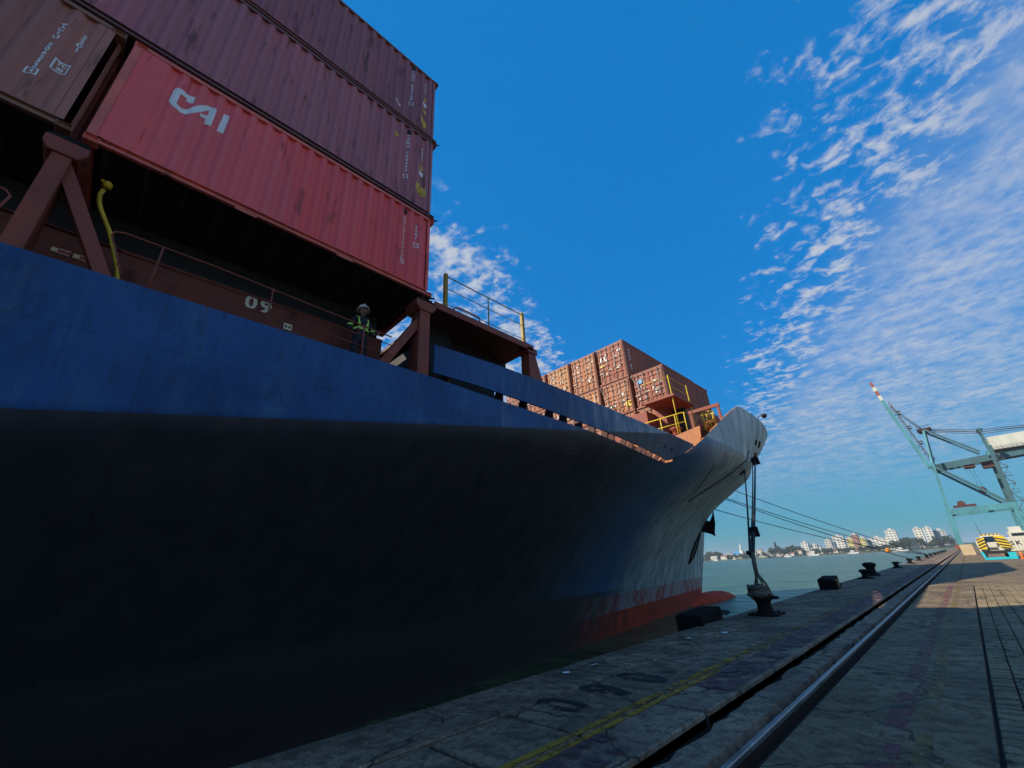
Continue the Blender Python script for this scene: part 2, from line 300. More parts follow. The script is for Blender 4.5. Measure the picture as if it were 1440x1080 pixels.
class MB:
    def __init__(self): self.bm = bmesh.new()

    def poly(self, pts):
        vs = [self.bm.verts.new(p) for p in pts]
        self.bm.faces.new(vs)
        return self

    def hexa(self, p):
        """8 points: bottom ring 0-3, top ring 4-7"""
        v = [self.bm.verts.new(q) for q in p]
        for f in ((3, 2, 1, 0), (4, 5, 6, 7), (0, 1, 5, 4), (1, 2, 6, 5), (2, 3, 7, 6), (3, 0, 4, 7)):
            self.bm.faces.new([v[i] for i in f])
        return self

    def box(self, x0, x1, y0, y1, z0, z1):
        return self.hexa([(x0, y0, z0), (x1, y0, z0), (x1, y1, z0), (x0, y1, z0), (x0, y0, z1), (x1, y0, z1), (x1, y1, z1), (x0, y1, z1)])

    def bar(self, a, b, w, h=None, up=(0, 0, 1)):
        """rectangular bar from a to b"""
        a, b = Vector(a), Vector(b); h = h or w; d = (b - a).normalized(); up = Vector(up)
        if abs(d.dot(up)) > 0.98: up = Vector((0, 1, 0))
        s = d.cross(up).normalized() * w / 2; t = s.cross(d).normalized() * h / 2
        return self.hexa([a - s - t, a + s - t, b + s - t, b - s - t, a - s + t, a + s + t, b + s + t, b - s + t])

    def tube(self, pts, r, n=8, cap=True):
        pts = [Vector(p) for p in pts]; rings = []
        rr = r if isinstance(r, (list, tuple)) else [r] * len(pts)
        prev = None
        for i, p in enumerate(pts):
            d = (pts[min(i + 1, len(pts) - 1)] - pts[max(i - 1, 0)]).normalized()
            if prev is None:
                u = d.cross(Vector((0, 0, 1)))
                if u.length < 0.1: u = d.cross(Vector((0, 1, 0)))
            else:
                u = prev - d * prev.dot(d)
            u.normalize(); prev = u; w = d.cross(u)
            rings.append([self.bm.verts.new(p + (u * math.cos(2 * math.pi * k / n) + w * math.sin(2 * math.pi * k / n)) * rr[i]) for k in range(n)])
        for a, b in zip(rings, rings[1:]):
            for k in range(n):
                f = self.bm.faces.new((a[k], a[(k + 1) % n], b[(k + 1) % n], b[k])); f.smooth = True
        if cap:
            self.bm.faces.new(list(reversed(rings[0]))); self.bm.faces.new(rings[-1])
        return self

    def lathe(self, c, prof, n=20, axis='z'):
        rings = []
        for r, h in prof:
            ring = []
            for k in range(n):
                a = 2 * math.pi * k / n; q = (r * math.cos(a), r * math.sin(a), h)
                if axis == 'y': q = (q[0], q[2], q[1])
                if axis == 'x': q = (q[2], q[0], q[1])
                ring.append(self.bm.verts.new((c[0] + q[0], c[1] + q[1], c[2] + q[2])))
            rings.append(ring)
        for a, b in zip(rings, rings[1:]):
            for k in range(n):
                f = self.bm.faces.new((a[k], a[(k + 1) % n], b[(k + 1) % n], b[k])); f.smooth = True
        self.bm.faces.new(list(reversed(rings[0]))); self.bm.faces.new(rings[-1])
        return self

    def prism(self, pts, d):
        """closed outline pts (3D, planar) extruded by vector d"""
        d = Vector(d); a = [self.bm.verts.new(p) for p in pts]; b = [self.bm.verts.new(Vector(p) + d) for p in pts]
        self.bm.faces.new(list(reversed(a))); self.bm.faces.new(b)
        n = len(a)
        for i in range(n): self.bm.faces.new((a[i], a[(i + 1) % n], b[(i + 1) % n], b[i]))
        return self

    def mesh(self, name, bevel=0.0):
        if bevel > 0:
            bmesh.ops.bevel(self.bm, geom=list(self.bm.edges), offset=bevel, segments=1, affect='EDGES')
        bmesh.ops.recalc_face_normals(self.bm, faces=self.bm.faces)
        me = bpy.data.meshes.new(name); self.bm.to_mesh(me); self.bm.free()
        return me

    def build(self, name, m, parent=None, bevel=0.0):
        return obj(name, self.mesh(name, bevel), m, parent)


def obj(name, me, m, parent=None, local=False):
    """link a mesh given in world coordinates (or in its parent's, if local)"""
    if m is not None and not me.materials: me.materials.append(m)
    o = bpy.data.objects.new(name, me); COL.objects.link(o)
    if parent is not None:
        o.parent = parent
        if not local: o.matrix_parent_inverse = Matrix.Translation(-wloc(parent))
    return o


def wloc(o):
    v = Vector((0, 0, 0))
    while o is not None:
        v += o.location + o.matrix_parent_inverse.translation
        o = o.parent
    return v


def tag(o, label, cat, group=None):
    o['label'] = label; o['category'] = cat
    if group: o['group'] = group
    return o


def thing(name, loc, label, cat, group=None):
    o = bpy.data.objects.new(name, None); COL.objects.link(o); o.location = loc; o.empty_display_size = 0.3
    return tag(o, label, cat, group)


def struct(o):
    o['kind'] = 'structure'; return o


def text_mesh(txt, size, font_x=1.0, bold=0.0):
    cu = bpy.data.curves.new('t', 'FONT'); cu.body = txt; cu.size = size; cu.align_x = 'CENTER'; cu.align_y = 'CENTER'
    cu.offset = bold; cu.fill_mode = 'FRONT'; cu.resolution_u = 3
    o = bpy.data.objects.new('t', cu); COL.objects.link(o)
    dg = bpy.context.evaluated_depsgraph_get(); me = bpy.data.meshes.new_from_object(o.evaluated_get(dg))
    bpy.data.objects.remove(o); bpy.data.curves.remove(cu)
    for v in me.vertices: v.co.x *= font_x
    me.materials.clear()
    return me


# ------------------------------------------------------------------ the quay and the water
QX = -5.35                                     # quay edge
WATER = -2.0


def water():
    m = bpy.data.materials.new('harbour water'); m.use_nodes = True; nt = m.node_tree
    b = nt.nodes['Principled BSDF']; b.inputs['Base Color'].default_value = (0.022, 0.115, 0.100, 1); b.inputs['Roughness'].default_value = 0.22
    b.inputs['IOR'].default_value = 1.33; b.inputs['Specular IOR Level'].default_value = 0.32
    g = node(nt, 'ShaderNodeNewGeometry'); mp = node(nt, 'ShaderNodeMapping'); mp.inputs['Rotation'].default_value = (0, 0, R(25)); mp.inputs['Scale'].default_value = (0.4, 1, 1)
    link(nt, g.outputs['Position'], mp.inputs[0])
    nl = noise(nt, mp.outputs[0], 0.16, 7, 0.66); ns = noise(nt, mp.outputs[0], 0.9, 6, 0.65)
    h = vmath(nt, 'ADD', vmath(nt, 'MULTIPLY', nl, 1.6), vmath(nt, 'MULTIPLY', ns, 0.55))
    bn = node(nt, 'ShaderNodeBump'); bn.inputs['Strength'].default_value = 1; bn.inputs['Distance'].default_value = 0.9
    link(nt, h, bn.inputs['Height']); link(nt, bn.outputs[0], b.inputs['Normal'])
    c = mixcol(nt, maprange(nt, vmath(nt, 'ADD', vmath(nt, 'MULTIPLY', nl, 0.5), vmath(nt, 'MULTIPLY', ns, 0.5)), 0.36, 0.64), (0.032, 0.066, 0.038), (0.105, 0.150, 0.086)); link(nt, c, b.inputs['Base Color'])
    k = MB(); k.poly([(-9000, -3000, WATER), (QX + 0.6, -3000, WATER), (QX + 0.6, 12000, WATER), (-9000, 12000, WATER)])
    struct(k.build('water', m))


water()
QY0, QY1 = -120.0, 560.0


def quay():
    # body of the quay below the slabs, with its wall to the water
    q = MB(); q.box(QX + 0.06, -2.56, QY0, QY1, -4.0, -0.05); q.box(-2.56, -1.70, QY0, QY1, -4.0, -0.16)
    base = struct(q.build('quay_wall', M_DIRT))
    g = MB(); g.box(-1.70, -0.372, QY0, 26, -0.5, 0.0); g.box(-1.70, 400, 26.004, QY1, -0.5, -0.002)
    g.box(1.62, 400, QY0, 26, -0.5, -0.003)
    apron = struct(g.build('quay_apron', M_ASPH))
    pv = struct(MB().box(-0.372, 1.62, QY0, 26, -0.5, -0.045).build('paving_bed', M_DIRT))
    # slabs: outer row along the edge, inner row, coping beside the crane rail
    rnd = random.Random(3)

    def row(x0, x1, cuts, m, name, parent, gap=0.026):
        for a, b in zip(cuts, cuts[1:]):
            t = [rnd.uniform(-0.007, 0.004) for _ in range(4)]
            k = MB(); k.hexa([(x0, a + gap, -0.14), (x1, a + gap, -0.14), (x1, b - gap, -0.14), (x0, b - gap, -0.14),
                              (x0, a + gap, t[0]), (x1, a + gap, t[1]), (x1, b - gap, t[2]), (x0, b - gap, t[3])])
            k.build(name, m, parent, 0.012)
    cuts_out = [-40, -20, -9, -3, 1.0, 6.2, 12.2, 18.2, 24.2, 30.2, 36.2, 48, 60, 80, 110, 150, 200, 300, 420, QY1]
    cuts_in = [-40, -20, -9, -4, -1.1, 0.9, 2.9, 3.98, 6.95, 8.2, 11.0, 13.9, 16.8, 19.7, 22.6, 25.5, 28.4, 31.3, 34.2, 40, 46, 52, 60, 70, 82, 96, 115, 150, 200, 300, 420, QY1]
    cuts_cop = [-40, -10, -2, 2.2, 5.3, 9.4, 13.5, 17.6, 21.7, 25.8, 29.9, 34, 42, 50, 60, 75, 95, 130, 180, 260, 380, QY1]
    row(QX, -4.345, cuts_out, M_CONC, 'slab', base)
    row(-4.290, -3.245, cuts_in, M_CONC, 'slab', base)
    row(-3.200, -2.56, cuts_cop, M_COPE, 'coping_stone', base)
    # broken concrete strip beside the crane rail
    k = MB(); ys = [QY0] + [-3 + 0.22 * i for i in range(180)] + [QY1]; prev = None
    for y in ys:
        xl = -2.40 + rnd.uniform(-0.035, 0.035); zt = -0.035 + rnd.uniform(-0.012, 0.012)
        ring = [k.bm.verts.new(p) for p in ((xl - 0.02, y, -0.17), (xl, y, zt - 0.01), (xl + 0.05, y, zt), (-2.10 + rnd.uniform(-0.02, 0.02), y, zt - 0.005), (-2.06, y, -0.17))]
        if prev:
            for i in range(4): k.bm.faces.new((prev[i], prev[i + 1], ring[i + 1], ring[i]))
        prev = ring
    k.build('rail_bed', M_COPE, base)
    # paint
    z = 0.012
    MB().box(-3.335, -3.255, -1.0, 9.0, z - 0.006, z).build('yellow_line', M_LYEL, base)
    MB().box(-3.335, -3.255, 9.0, 60, z - 0.006, z).build('yellow_line', M_LYEL2, base)
    MB().box(-3.19, -3.12, -1.0, 7.2, z - 0.006, z).build('yellow_line', M_LYEL, base)
    MB().box(-3.10, -2.66, -1.0, 4.1, z - 0.006, z).build('purple_band', M_LPUR, base)
    MB().box(-3.10, -2.62, 6.2, 60, z - 0.006, z).build('purple_band', M_LPUR, base)
    MB().box(-3.20, -3.12, 9.0, 60, z - 0.006, z).build('yellow_line', M_LYEL2, base)
    z = 0.004
    MB().box(-1.10, -0.93, -2, 26, z - 0.003, z).build('red_line', M_LRED, apron)
    MB().box(-0.86, -0.74, -2, 180, z - 0.003, z).build('yellow_line', M_LYEL2, apron)
    for y in (5.1, 6.9, 9.2):
        MB().hexa([(-0.74, y, 0.001), (-0.42, y - 0.35, 0.001), (-0.42, y - 0.25, 0.001), (-0.74, y + 0.1, 0.001),
                   (-0.74, y, 0.004), (-0.42, y - 0.35, 0.004), (-0.42, y - 0.25, 0.004), (-0.74, y + 0.1, 0.004)]).build('yellow_line', M_LYEL2, apron)
    # berth number in black, reading from the ship side
    for i, ch in enumerate('090'):
        me = text_mesh(ch, 1.05, 0.75, 0.035)
        me.transform(Matrix.Translation((-3.95 + 0.05 * i, 4.62 + 0.82 * i, 0.0085)) @ Matrix.Rotation(R(90), 4, 'Z'))
        obj('painted_numeral', me, M_LBLK, base)
    # paving blocks
    bl = MB(); bl.box(0.006, 0.194, 0.017, 0.183, -0.05, 0.0); me = bl.mesh('paving_block', 0.009); me.materials.append(M_PAVER)
    cells = [(i, j) for i in range(9) for j in range(110)]
    cells.sort(key=lambda c: math.hypot(-0.33 + 0.2 * c[0] + 0.5 - 0.12 * (4 + 0.2 * c[1]) * 0.3, 4.0 + 0.2 * c[1]) + (0 if -0.33 + 0.2 * c[0] < -0.12 + 0.055 * (4 + .2 * c[1] - 4) else 40))
    rest = MB()
    for n, (i, j) in enumerate(cells):
        x, y = -0.345 + 0.2 * i, 4.0 + 0.2 * j + (0.1 if i % 2 else 0); dz = rnd.uniform(-0.006, 0.003)
        if n < 300:
            o = obj('paving_block', me, None, pv, True); o.location = (x, y, dz); o.rotation_euler = (rnd.uniform(-.01, .01), rnd.uniform(-.01, .01), 0)
        else:
            rest.box(x + 0.006, x + 0.194, y + 0.017, y + 0.183, -0.05, dz)
    for i in range(9):
        for j in range(60):
            x, y = -0.345 + 0.2 * i, -8 + 0.2 * j + (0.1 if i % 2 else 0)
            rest.box(x + 0.006, x + 0.194, y + 0.017, y + 0.183, -0.05, rnd.uniform(-0.006, 0.003))
    o = rest.build('paving_blocks', M_PAVER, pv); o['kind'] = 'stuff'
    # crane rail
    t = thing('crane_rail', (-1.91, 0, -0.16), 'long worn steel crane rail sunk in the quay', 'rail')
    MB().box(-1.938, -1.884, QY0, QY1, -0.045, 0.004).build('rail_head', M_RAILST, t, 0.008)
    k = MB(); k.box(-1.921, -1.899, QY0, QY1, -0.15, -0.046); k.box(-1.985, -1.835, QY0, QY1, -0.17, -0.15); k.build('rail_web', M_RAILRUST, t)


quay()

# ------------------------------------------------------------------ containers
CW = 2.438
MESH = {}


def corr(y, y0, pitch=0.278):
    """outward offset (0 outer .. -0.050 inner) of the corrugated wall at y"""
    u = ((y - y0) / pitch) % 1.0
    a, b, c = 0.26, 0.50, 0.76
    if u < a: return 0.0
    if u < b: return -0.050 * (u - a) / (b - a)
    if u < c: return -0.050
    return -0.050 * (1 - (u - c) / (1 - c))


def corr_breaks(y0, y1, pitch=0.278):
    ys = [y0]; n = 0
    while y0 + n * pitch < y1:
        for f in (0.0, 0.26, 0.50, 0.76):
            y = y0 + (n + f) * pitch
            if y0 < y < y1: ys.append(y)
        n += 1
    ys.append(y1)
    return ys


def side_wall(L, H, m0, m1):
    k = MB(); prev = None
    for y in corr_breaks(m0, L - m1):
        x = CW / 2 - 0.012 + corr(y, m0)
        r = [k.bm.verts.new((x, y, z)) for z in (0.15, H - 0.09)]
        if prev: k.bm.faces.new((prev[0], r[0], r[1], prev[1]))
        prev = r
    for a, b in ((0.12, m0), (L - m1, L - 0.12)):
        if b - a > 0.02: k.poly([(CW / 2 - 0.012, a, 0.15), (CW / 2 - 0.012, b, 0.15), (CW / 2 - 0.012, b, H - 0.09), (CW / 2 - 0.012, a, H - 0.09)])
    bmesh.ops.remove_doubles(k.bm, verts=k.bm.verts, dist=0.0005)
    return k


def casting(k, x, y, z, sx, sy, sz):
    """corner casting with an oval hole in its outer side and end"""
    k.box(min(x, x + sx), max(x, x + sx), min(y, y + sy), max(y, y + sy), min(z, z + sz), max(z, z + sz))


def container(label, xo, y0, L, z0, H, mp, mf, group=None, doors=None, m0=0.2, m1=0.2, simple=False):
    """xo: outer (quay) side, y0: aft end, z0: underside"""
    t = thing('shipping_container', (xo - CW / 2, y0, z0), label, 'container', group)
    key = (round(L, 2), round(H, 2), m0, m1)

    def get(nm, fn, bevel=0.0):
        kk = key + (nm,)
        if kk not in MESH: MESH[kk] = fn().mesh(nm, bevel)
        return MESH[kk].copy() if False else MESH[kk]

    def put(nm, fn, m, bevel=0.0, rot=False):
        kk = key + (nm, m.name)
        if kk not in MESH:
            me = fn().mesh(nm, bevel); me.materials.append(m); MESH[kk] = me
        o = obj(nm, MESH[kk], None, t, True)
        if rot: o.rotation_euler = (0, 0, math.pi); o.location = (0, L, 0)
        return o
    put('side_wall', lambda: side_wall(L, H, m0, m1), mp)
    put('side_wall', lambda: side_wall(L, H, m0, m1), mp, rot=True)
    h = CW / 2

    def top_rail(): return MB().box(h - 0.062, h - 0.002, 0.179, L - 0.179, H - 0.10, H - 0.018)

    def bottom_rail():
        k = MB(); k.box(h - 0.075, h - 0.062, 0.179, L - 0.179, 0.02, 0.16)
        pk = [0.179, L / 2 - 1.10, L / 2 - 0.74, L / 2 + 0.74, L / 2 + 1.10, L - 0.179] if L < 8 else [0.179, L - 0.179]
        for a, b in zip(pk[0::2], pk[1::2]): k.box(h - 0.061, h - 0.004, a, b, 0.018, 0.058)
        k.box(h - 0.061, h - 0.014, 0.179, L - 0.179, 0.142, 0.158)
        return k
    for rt in (False, True):
        put('top_rail', top_rail, mf, 0.004, rt); put('bottom_rail', bottom_rail, mf, 0, rt)

    def post(): return MB().box(h - 0.16, h - 0.004, 0.006, 0.13, 0.118, H - 0.118)

    def post2(): return MB().box(h - 0.16, h - 0.004, L - 0.13, L - 0.006, 0.118, H - 0.118)
    for rt in (False, True): put('corner_post', post, mf, 0.01, rt); put('corner_post', post2, mf, 0.01, rt)

    def cast(top, far):
        k = MB(); z = H - 0.118 if top else 0.0; y = L - 0.178 if far else 0.0
        k.box(h - 0.162, h, y, y + 0.178, z, z + 0.118)
        bmesh.ops.bevel(k.bm, geom=list(k.bm.edges), offset=0.012, segments=1, affect='EDGES')
        # oval hole, recessed
        for f in list(k.bm.faces):
            if f.normal.length == 0: f.normal_update()
            f.normal_update()
            if f.normal.x > 0.99 and f.calc_area() > 0.008:
                r = bmesh.ops.inset_region(k.bm, faces=[f], thickness=0.032)
                bmesh.ops.translate(k.bm, verts=f.verts, vec=(-0.04, 0, 0))
        return k
    for rt in (False, True):
        for tp in (0, 1):
            for fr in (0, 1):
                kk = key + ('corner_casting', tp, fr, mf.name)
                if kk not in MESH:
                    me = cast(tp, fr).mesh('corner_casting'); me.materials.append(mf); MESH[kk] = me
                o = obj('corner_casting', MESH[kk], None, t, True)
                if rt: o.rotation_euler = (0, 0, math.pi); o.location = (0, L, 0)
    put('roof', lambda: MB().box(-h + 0.062, h - 0.062, 0.13, L - 0.13, H - 0.06, H - 0.02), mp)

    def floor():
        k = MB(); k.box(-h + 0.08, h - 0.08, 0.1, L - 0.1, 0.13, 0.16)
        n = int(L / 0.5)
        for i in range(n):
            y = 0.25 + (L - 0.5) * i / (n - 1); k.box(-h + 0.08, h - 0.08, y - 0.03, y + 0.03, 0.02, 0.129)
        return k
    put('floor_frame', floor, M_UNDER)

    for rt in (False, True):
        put('end_sill', lambda: MB().box(-h + 0.163, h - 0.163, 0.01, 0.12, 0.02, 0.16), mf, 0, rt)
        put('end_header', lambda: MB().box(-h + 0.163, h - 0.163, 0.01, 0.12, H - 0.13, H - 0.02), mf, 0, rt)

    def end_wall(y, s):
        k = MB(); prev = None
        for x in corr_breaks(-h + 0.16, h - 0.16, 0.25):
            yy = y + s * (0.03 - corr(x, -h + 0.16, 0.25))
            r = [k.bm.verts.new((x, yy, z)) for z in (0.16, H - 0.13)]
            if prev: k.bm.faces.new((prev[0], r[0], r[1], prev[1]))
            prev = r
        return k
    put('end_wall', lambda: end_wall(L, -1), mp)
    if doors != 'aft':
        kk = key + ('end_wall_aft', mp.name)
        if kk not in MESH:
            me = end_wall(0, 1).mesh('end_wall'); me.materials.append(mp); MESH[kk] = me
        obj('end_wall', MESH[kk], None, t, True)
    else:
        # two door leaves with recessed panels, locking rods, handles and hinges
        for s in (-1, 1):
            kk = key + ('door', s, mp.name)
            if kk not in MESH:
                k = MB(); xa, xb = (-h + 0.165, -0.012) if s < 0 else (0.012, h - 0.165)
                za, zb = 0.17, H - 0.14; w = xb - xa
                k.box(xa, xb, 0.065, 0.095, za, zb)
                k.box(xa, xa + 0.07, 0.012, 0.064, za, zb); k.box(xb - 0.07, xb, 0.012, 0.064, za, zb)
                fr = [0.0, 0.15, 0.20, 0.33, 0.355, 0.475, 0.50, 0.62, 0.645, 0.80, 0.85, 1.0]
                for a, b in ((0.0, 0.035), (0.165, 0.20), (0.34, 0.40), (0.47, 0.53), (0.60, 0.66), (0.82, 0.86), (0.965, 1.0)):
                    k.box(xa + 0.072, xb - 0.072, 0.012, 0.064, za + (zb - za) * a, za + (zb - za) * b)
                me = k.mesh('door'); me.materials.append(mp); MESH[kk] = me
                k = MB()
                for xx in (xa + w * 0.30, xa + w * 0.72): k.tube([(xx, -0.03, za - 0.05), (xx, -0.03, zb + 0.05)], 0.024, 6)
                me = k.mesh('lock_rods'); me.materials.append(M_GALV); MESH[kk + ('r',)] = me
                k = MB()
                for xx, zz in ((xa + w * 0.30, 0.95), (xa + w * 0.72, 1.05)):
                    k.bar((xx, -0.012, zz), (xx + 0.34 * s * (-1 if xx > (xa + xb) / 2 else 1), -0.012, zz - 0.03), 0.02, 0.05)
                    k.box(xx - 0.04, xx + 0.04, -0.02, 0.03, zz - 0.04, zz + 0.04)
                    for f in (0.06, 0.35, 0.65, 0.94): k.box(xx - 0.035, xx + 0.035, -0.018, 0.026, za + (zb - za) * f - 0.03, za + (zb - za) * f + 0.03)
                me = k.mesh('handles'); me.materials.append(M_GALV); MESH[kk + ('h',)] = me
                k = MB(); ox = xa if s < 0 else xb
                for f in (0.08, 0.36, 0.64, 0.92): k.box(ox - 0.05, ox + 0.05, 0.0, 0.027, za + (zb - za) * f - 0.04, za + (zb - za) * f + 0.04)
                me = k.mesh('hinges'); me.materials.append(mf); MESH[kk + ('g',)] = me
            d = obj('door', MESH[kk], None, t, True)
            obj('lock_rods', MESH[kk + ('r',)], None, d, True); obj('handles', MESH[kk + ('h',)], None, d, True); obj('hinges', MESH[kk + ('g',)], None, d, True)
        put('door_gasket', lambda: MB().box(-0.011, 0.011, 0.04, 0.07, 0.17, H - 0.14), M_GASKET)
    t['L'] = L; t['m0'] = m0
    return t


def drape(me, m0, off=0.004):
    """lay a flat marking (x = along the wall, y = up) on to the corrugated side wall"""
    bm = bmesh.new(); bm.from_mesh(me)
    xs = [v.co.x for v in bm.verts]; lo, hi = min(xs), max(xs)
    for y in corr_breaks(m0, 13.0):
        if lo < y < hi:
            bmesh.ops.bisect_plane(bm, geom=list(bm.verts) + list(bm.edges) + list(bm.faces), plane_co=(y, 0, 0), plane_no=(1, 0, 0), dist=1e-5)
    for v in bm.verts:
        y, z = v.co.x, v.co.y
        v.co = (CW / 2 - 0.012 + (corr(y, m0) if y > m0 else 0) + off, y, z)
    bm.normal_update(); bm.to_mesh(me); bm.free()
    return me


def mark(t, txt, y, z, size, m=None, stacked=False, fx=0.85, bold=0.0, step=None):
    """lettering on the quay side of container t; y from its aft end, z from its underside"""
    if stacked and ' ' in txt:
        a, b = txt.split(' '); st = step or size * 1.02
        mark(t, a, y, z, size, m, True, fx, bold, st)
        return mark(t, b, y, z - (len(a) + 1) * st, size, m, True, fx, bold, st)
    if stacked:
        bm = bmesh.new(); st = step or size * 1.02
        for i, ch in enumerate(txt):
            if ch == ' ': continue
            me = text_mesh(ch, size, fx, bold); me.transform(Matrix.Translation((0, -i * st, 0))); bm.from_mesh(me); bpy.data.meshes.remove(me)
        me = bpy.data.meshes.new('lettering'); bm.to_mesh(me); bm.free()
    else:
        me = text_mesh(txt, size, fx, bold)
    me.transform(Matrix.Translation((y, z, 0)))
    drape(me, t['m0']); me.materials.append(m or M_WHITE)
    return obj('lettering', me, None, t, True)


def patch(t, pts, m, name='sticker'):
    bm = bmesh.new(); bm.faces.new([bm.verts.new((y, z, 0)) for y, z in pts]); me = bpy.data.meshes.new(name); bm.to_mesh(me); bm.free()
    drape(me, t['m0'], 0.005); me.materials.append(m)
    return obj(name, me, None, t, True)


def frame_mark(t, y, z, w, h, th=0.018, m=None):
    for a, b, c, d in ((y, y + w, z, z + th), (y, y + w, z + h - th, z + h), (y, y + th, z + th, z + h - th), (y + w - th, y + w, z + th, z + h - th)):
        patch(t, [(a, c), (b, c), (b, d), (a, d)], m or M_WHITE, 'marking_frame')


XN = -7.09
Z1, Z2, Z3, ZT = 7.66, 10.20, 13.22, 16.15
G_NEAR = 'containers stacked above the near deck edge'
c_brown = container('brown 20-foot container left of the bright red one, number stacked in white', XN, -7.70, 6.07, Z1, 2.50, M_BROWN, M_BROWN_FR, G_NEAR, m0=0.2, m1=0.22)
c_red = container('bright red container with large white three-letter logo on its side', XN, -1.52, 6.12, Z1, 2.50, M_RED, M_RED_FR, G_NEAR, m0=0.42, m1=0.2)
c_mid = container('purple-brown long container lying directly on top of the bright red one', XN, -7.60, 12.19, Z2, 2.99, M_PUR, M_PUR_FR, G_NEAR)
c_top = container('dark maroon long container, topmost in the stack over the red one', XN, -7.60, 12.19, Z3, 2.93, M_MAR, M_MAR_FR, G_NEAR)
for i, (z, H, mp_, lb) in enumerate(((Z1, 2.5, M_RED, 'lowest'), (Z2, 2.99, M_MAR, 'middle'), (Z3, 2.93, M_BROWN, 'topmost'))):  # unseen aft stacks, added so the ship's shadow covers the quay
    container('%s container of the unseen shading stack added behind the brown container' % lb, XN, -20.6, 12.19, z, H, mp_, M_BROWN_FR, G_NEAR)
    container('%s container of the unseen rearmost stack added to shade the quay' % lb, XN, -33.6, 12.19, z, H, mp_, M_BROWN_FR, G_NEAR)

# markings
mark(c_brown, 'TCIU 306253', 5.46, 1.92, 0.12, stacked=True, step=0.104, bold=0.005)
frame_mark(c_brown, 5.39, 0.68, 0.13, 0.14, 0.018); mark(c_brown, '4', 5.455, 0.75, 0.11, bold=0.004)
mark(c_brown, '22G1', 5.69, 1.95, 0.12, stacked=True, step=0.112, bold=0.005)
frame_mark(c_brown, 5.57, 0.98, 0.17, 0.24, 0.018); mark(c_brown, 'TC', 5.655, 1.155, 0.10, bold=0.004); mark(c_brown, '30', 5.655, 1.05, 0.09, bold=0.004)
# three-letter logo on the red container (outline in metres from the aft end / underside)
LOGO = [[(0.673, 1.965), (0.707, 1.99), (0.785, 1.995), (0.855, 2.008), (0.949, 2.028), (0.951, 1.835), (0.851, 1.831), (0.848, 1.909), (0.761, 1.871), (0.758, 1.599), (0.799, 1.597), (0.889, 1.636), (0.97, 1.747), (1.043, 1.865), (1.123, 2.013), (1.192, 2.027), (1.282, 1.989), (1.281, 1.511), (1.183, 1.545), (1.179, 1.683), (1.089, 1.665), (1.088, 1.728), (1.186, 1.771), (1.185, 1.933), (1.128, 1.843), (1.061, 1.691), (1.003, 1.597), (0.942, 1.528), (0.867, 1.51), (0.815, 1.495), (0.754, 1.49), (0.696, 1.521), (0.656, 1.595), (0.657, 1.88)],
        [(1.393, 2.045), (1.487, 2.06), (1.476, 1.552), (1.375, 1.536)]]


for poly in LOGO:
    bm = bmesh.new(); f = bm.faces.new([bm.verts.new((a, b, 0)) for a, b in poly]); bmesh.ops.triangulate(bm, faces=[f])
    me = bpy.data.meshes.new('logo_letter'); bm.to_mesh(me); bm.free(); drape(me, c_red['m0'], 0.005); me.materials.append(M_WHITE)
    obj('logo_letter', me, None, c_red, True)
mark(c_red, 'CAIU339720', 5.27, 2.05, 0.12, stacked=True, step=0.135, bold=0.005)
frame_mark(c_red, 5.22, 0.62, 0.11, 0.14, 0.02); mark(c_red, '2', 5.275, 0.69, 0.10)
mark(c_red, '22G1', 5.62, 1.98, 0.12, stacked=True, step=0.125, bold=0.005)
frame_mark(c_red, 5.56, 1.30, 0.13, 0.16, 0.02); mark(c_red, 'CI', 5.625, 1.38, 0.09)
patch(c_red, [(5.22, 2.36), (5.34, 2.36), (5.34, 2.20), (5.22, 2.20)], M_GASKET, 'vent_cover')
for t, nm in ((c_mid, 'TEMU 706452'), (c_top, 'TGHU 645120')):
    mark(t, nm, 11.28, 2.52, 0.13, stacked=True, step=0.135, bold=0.004)
    mark(t, '45G1', 11.74, 2.42, 0.13, stacked=True, step=0.14, bold=0.004)
    patch(t, [(11.67, 1.72), (11.80, 1.72), (11.80, 1.57), (11.67, 1.57)], M_YSTICK)
    patch(t, [(11.66, 1.50), (11.81, 1.50), (11.81, 1.33), (11.66, 1.33)], M_WHITE, 'data_plate')
    frame_mark(t, 11.22, 0.88, 0.12, 0.14, 0.02)
    patch(t, [(11.24, 2.80), (11.36, 2.80), (11.36, 2.62), (11.24, 2.62)], M_GASKET, 'vent_cover')
patch(c_mid, [(11.60, 0.98), (11.88, 0.92), (11.90, 0.62), (11.66, 0.60), (11.58, 0.74)], M_YSTICK)
for y, z in ((11.66, 0.84), (11.74, 0.72)): patch(c_mid, [(y, z), (y + 0.09, z - 0.01), (y + 0.08, z - 0.06), (y - 0.01, z - 0.05)], M_BLACK, 'sticker_print')
patch(c_mid, [(10.86, 2.42), (10.97, 2.40), (11.02, 2.26), (10.92, 2.25), (10.85, 2.34)], M_YSTICK)
patch(c_top, [(11.66, 1.20), (11.79, 1.17), (11.82, 1.02), (11.70, 0.98)], M_YSTICK)
patch(c_top, [(11.60, 0.75), (11.82, 0.66), (11.84, 0.40), (11.70, 0.36), (11.63, 0.48)], M_YSTICK)
patch(c_top, [(10.80, 0.66), (10.98, 0.58), (10.98, 0.52), (10.80, 0.60)], M_WHITE, 'label')
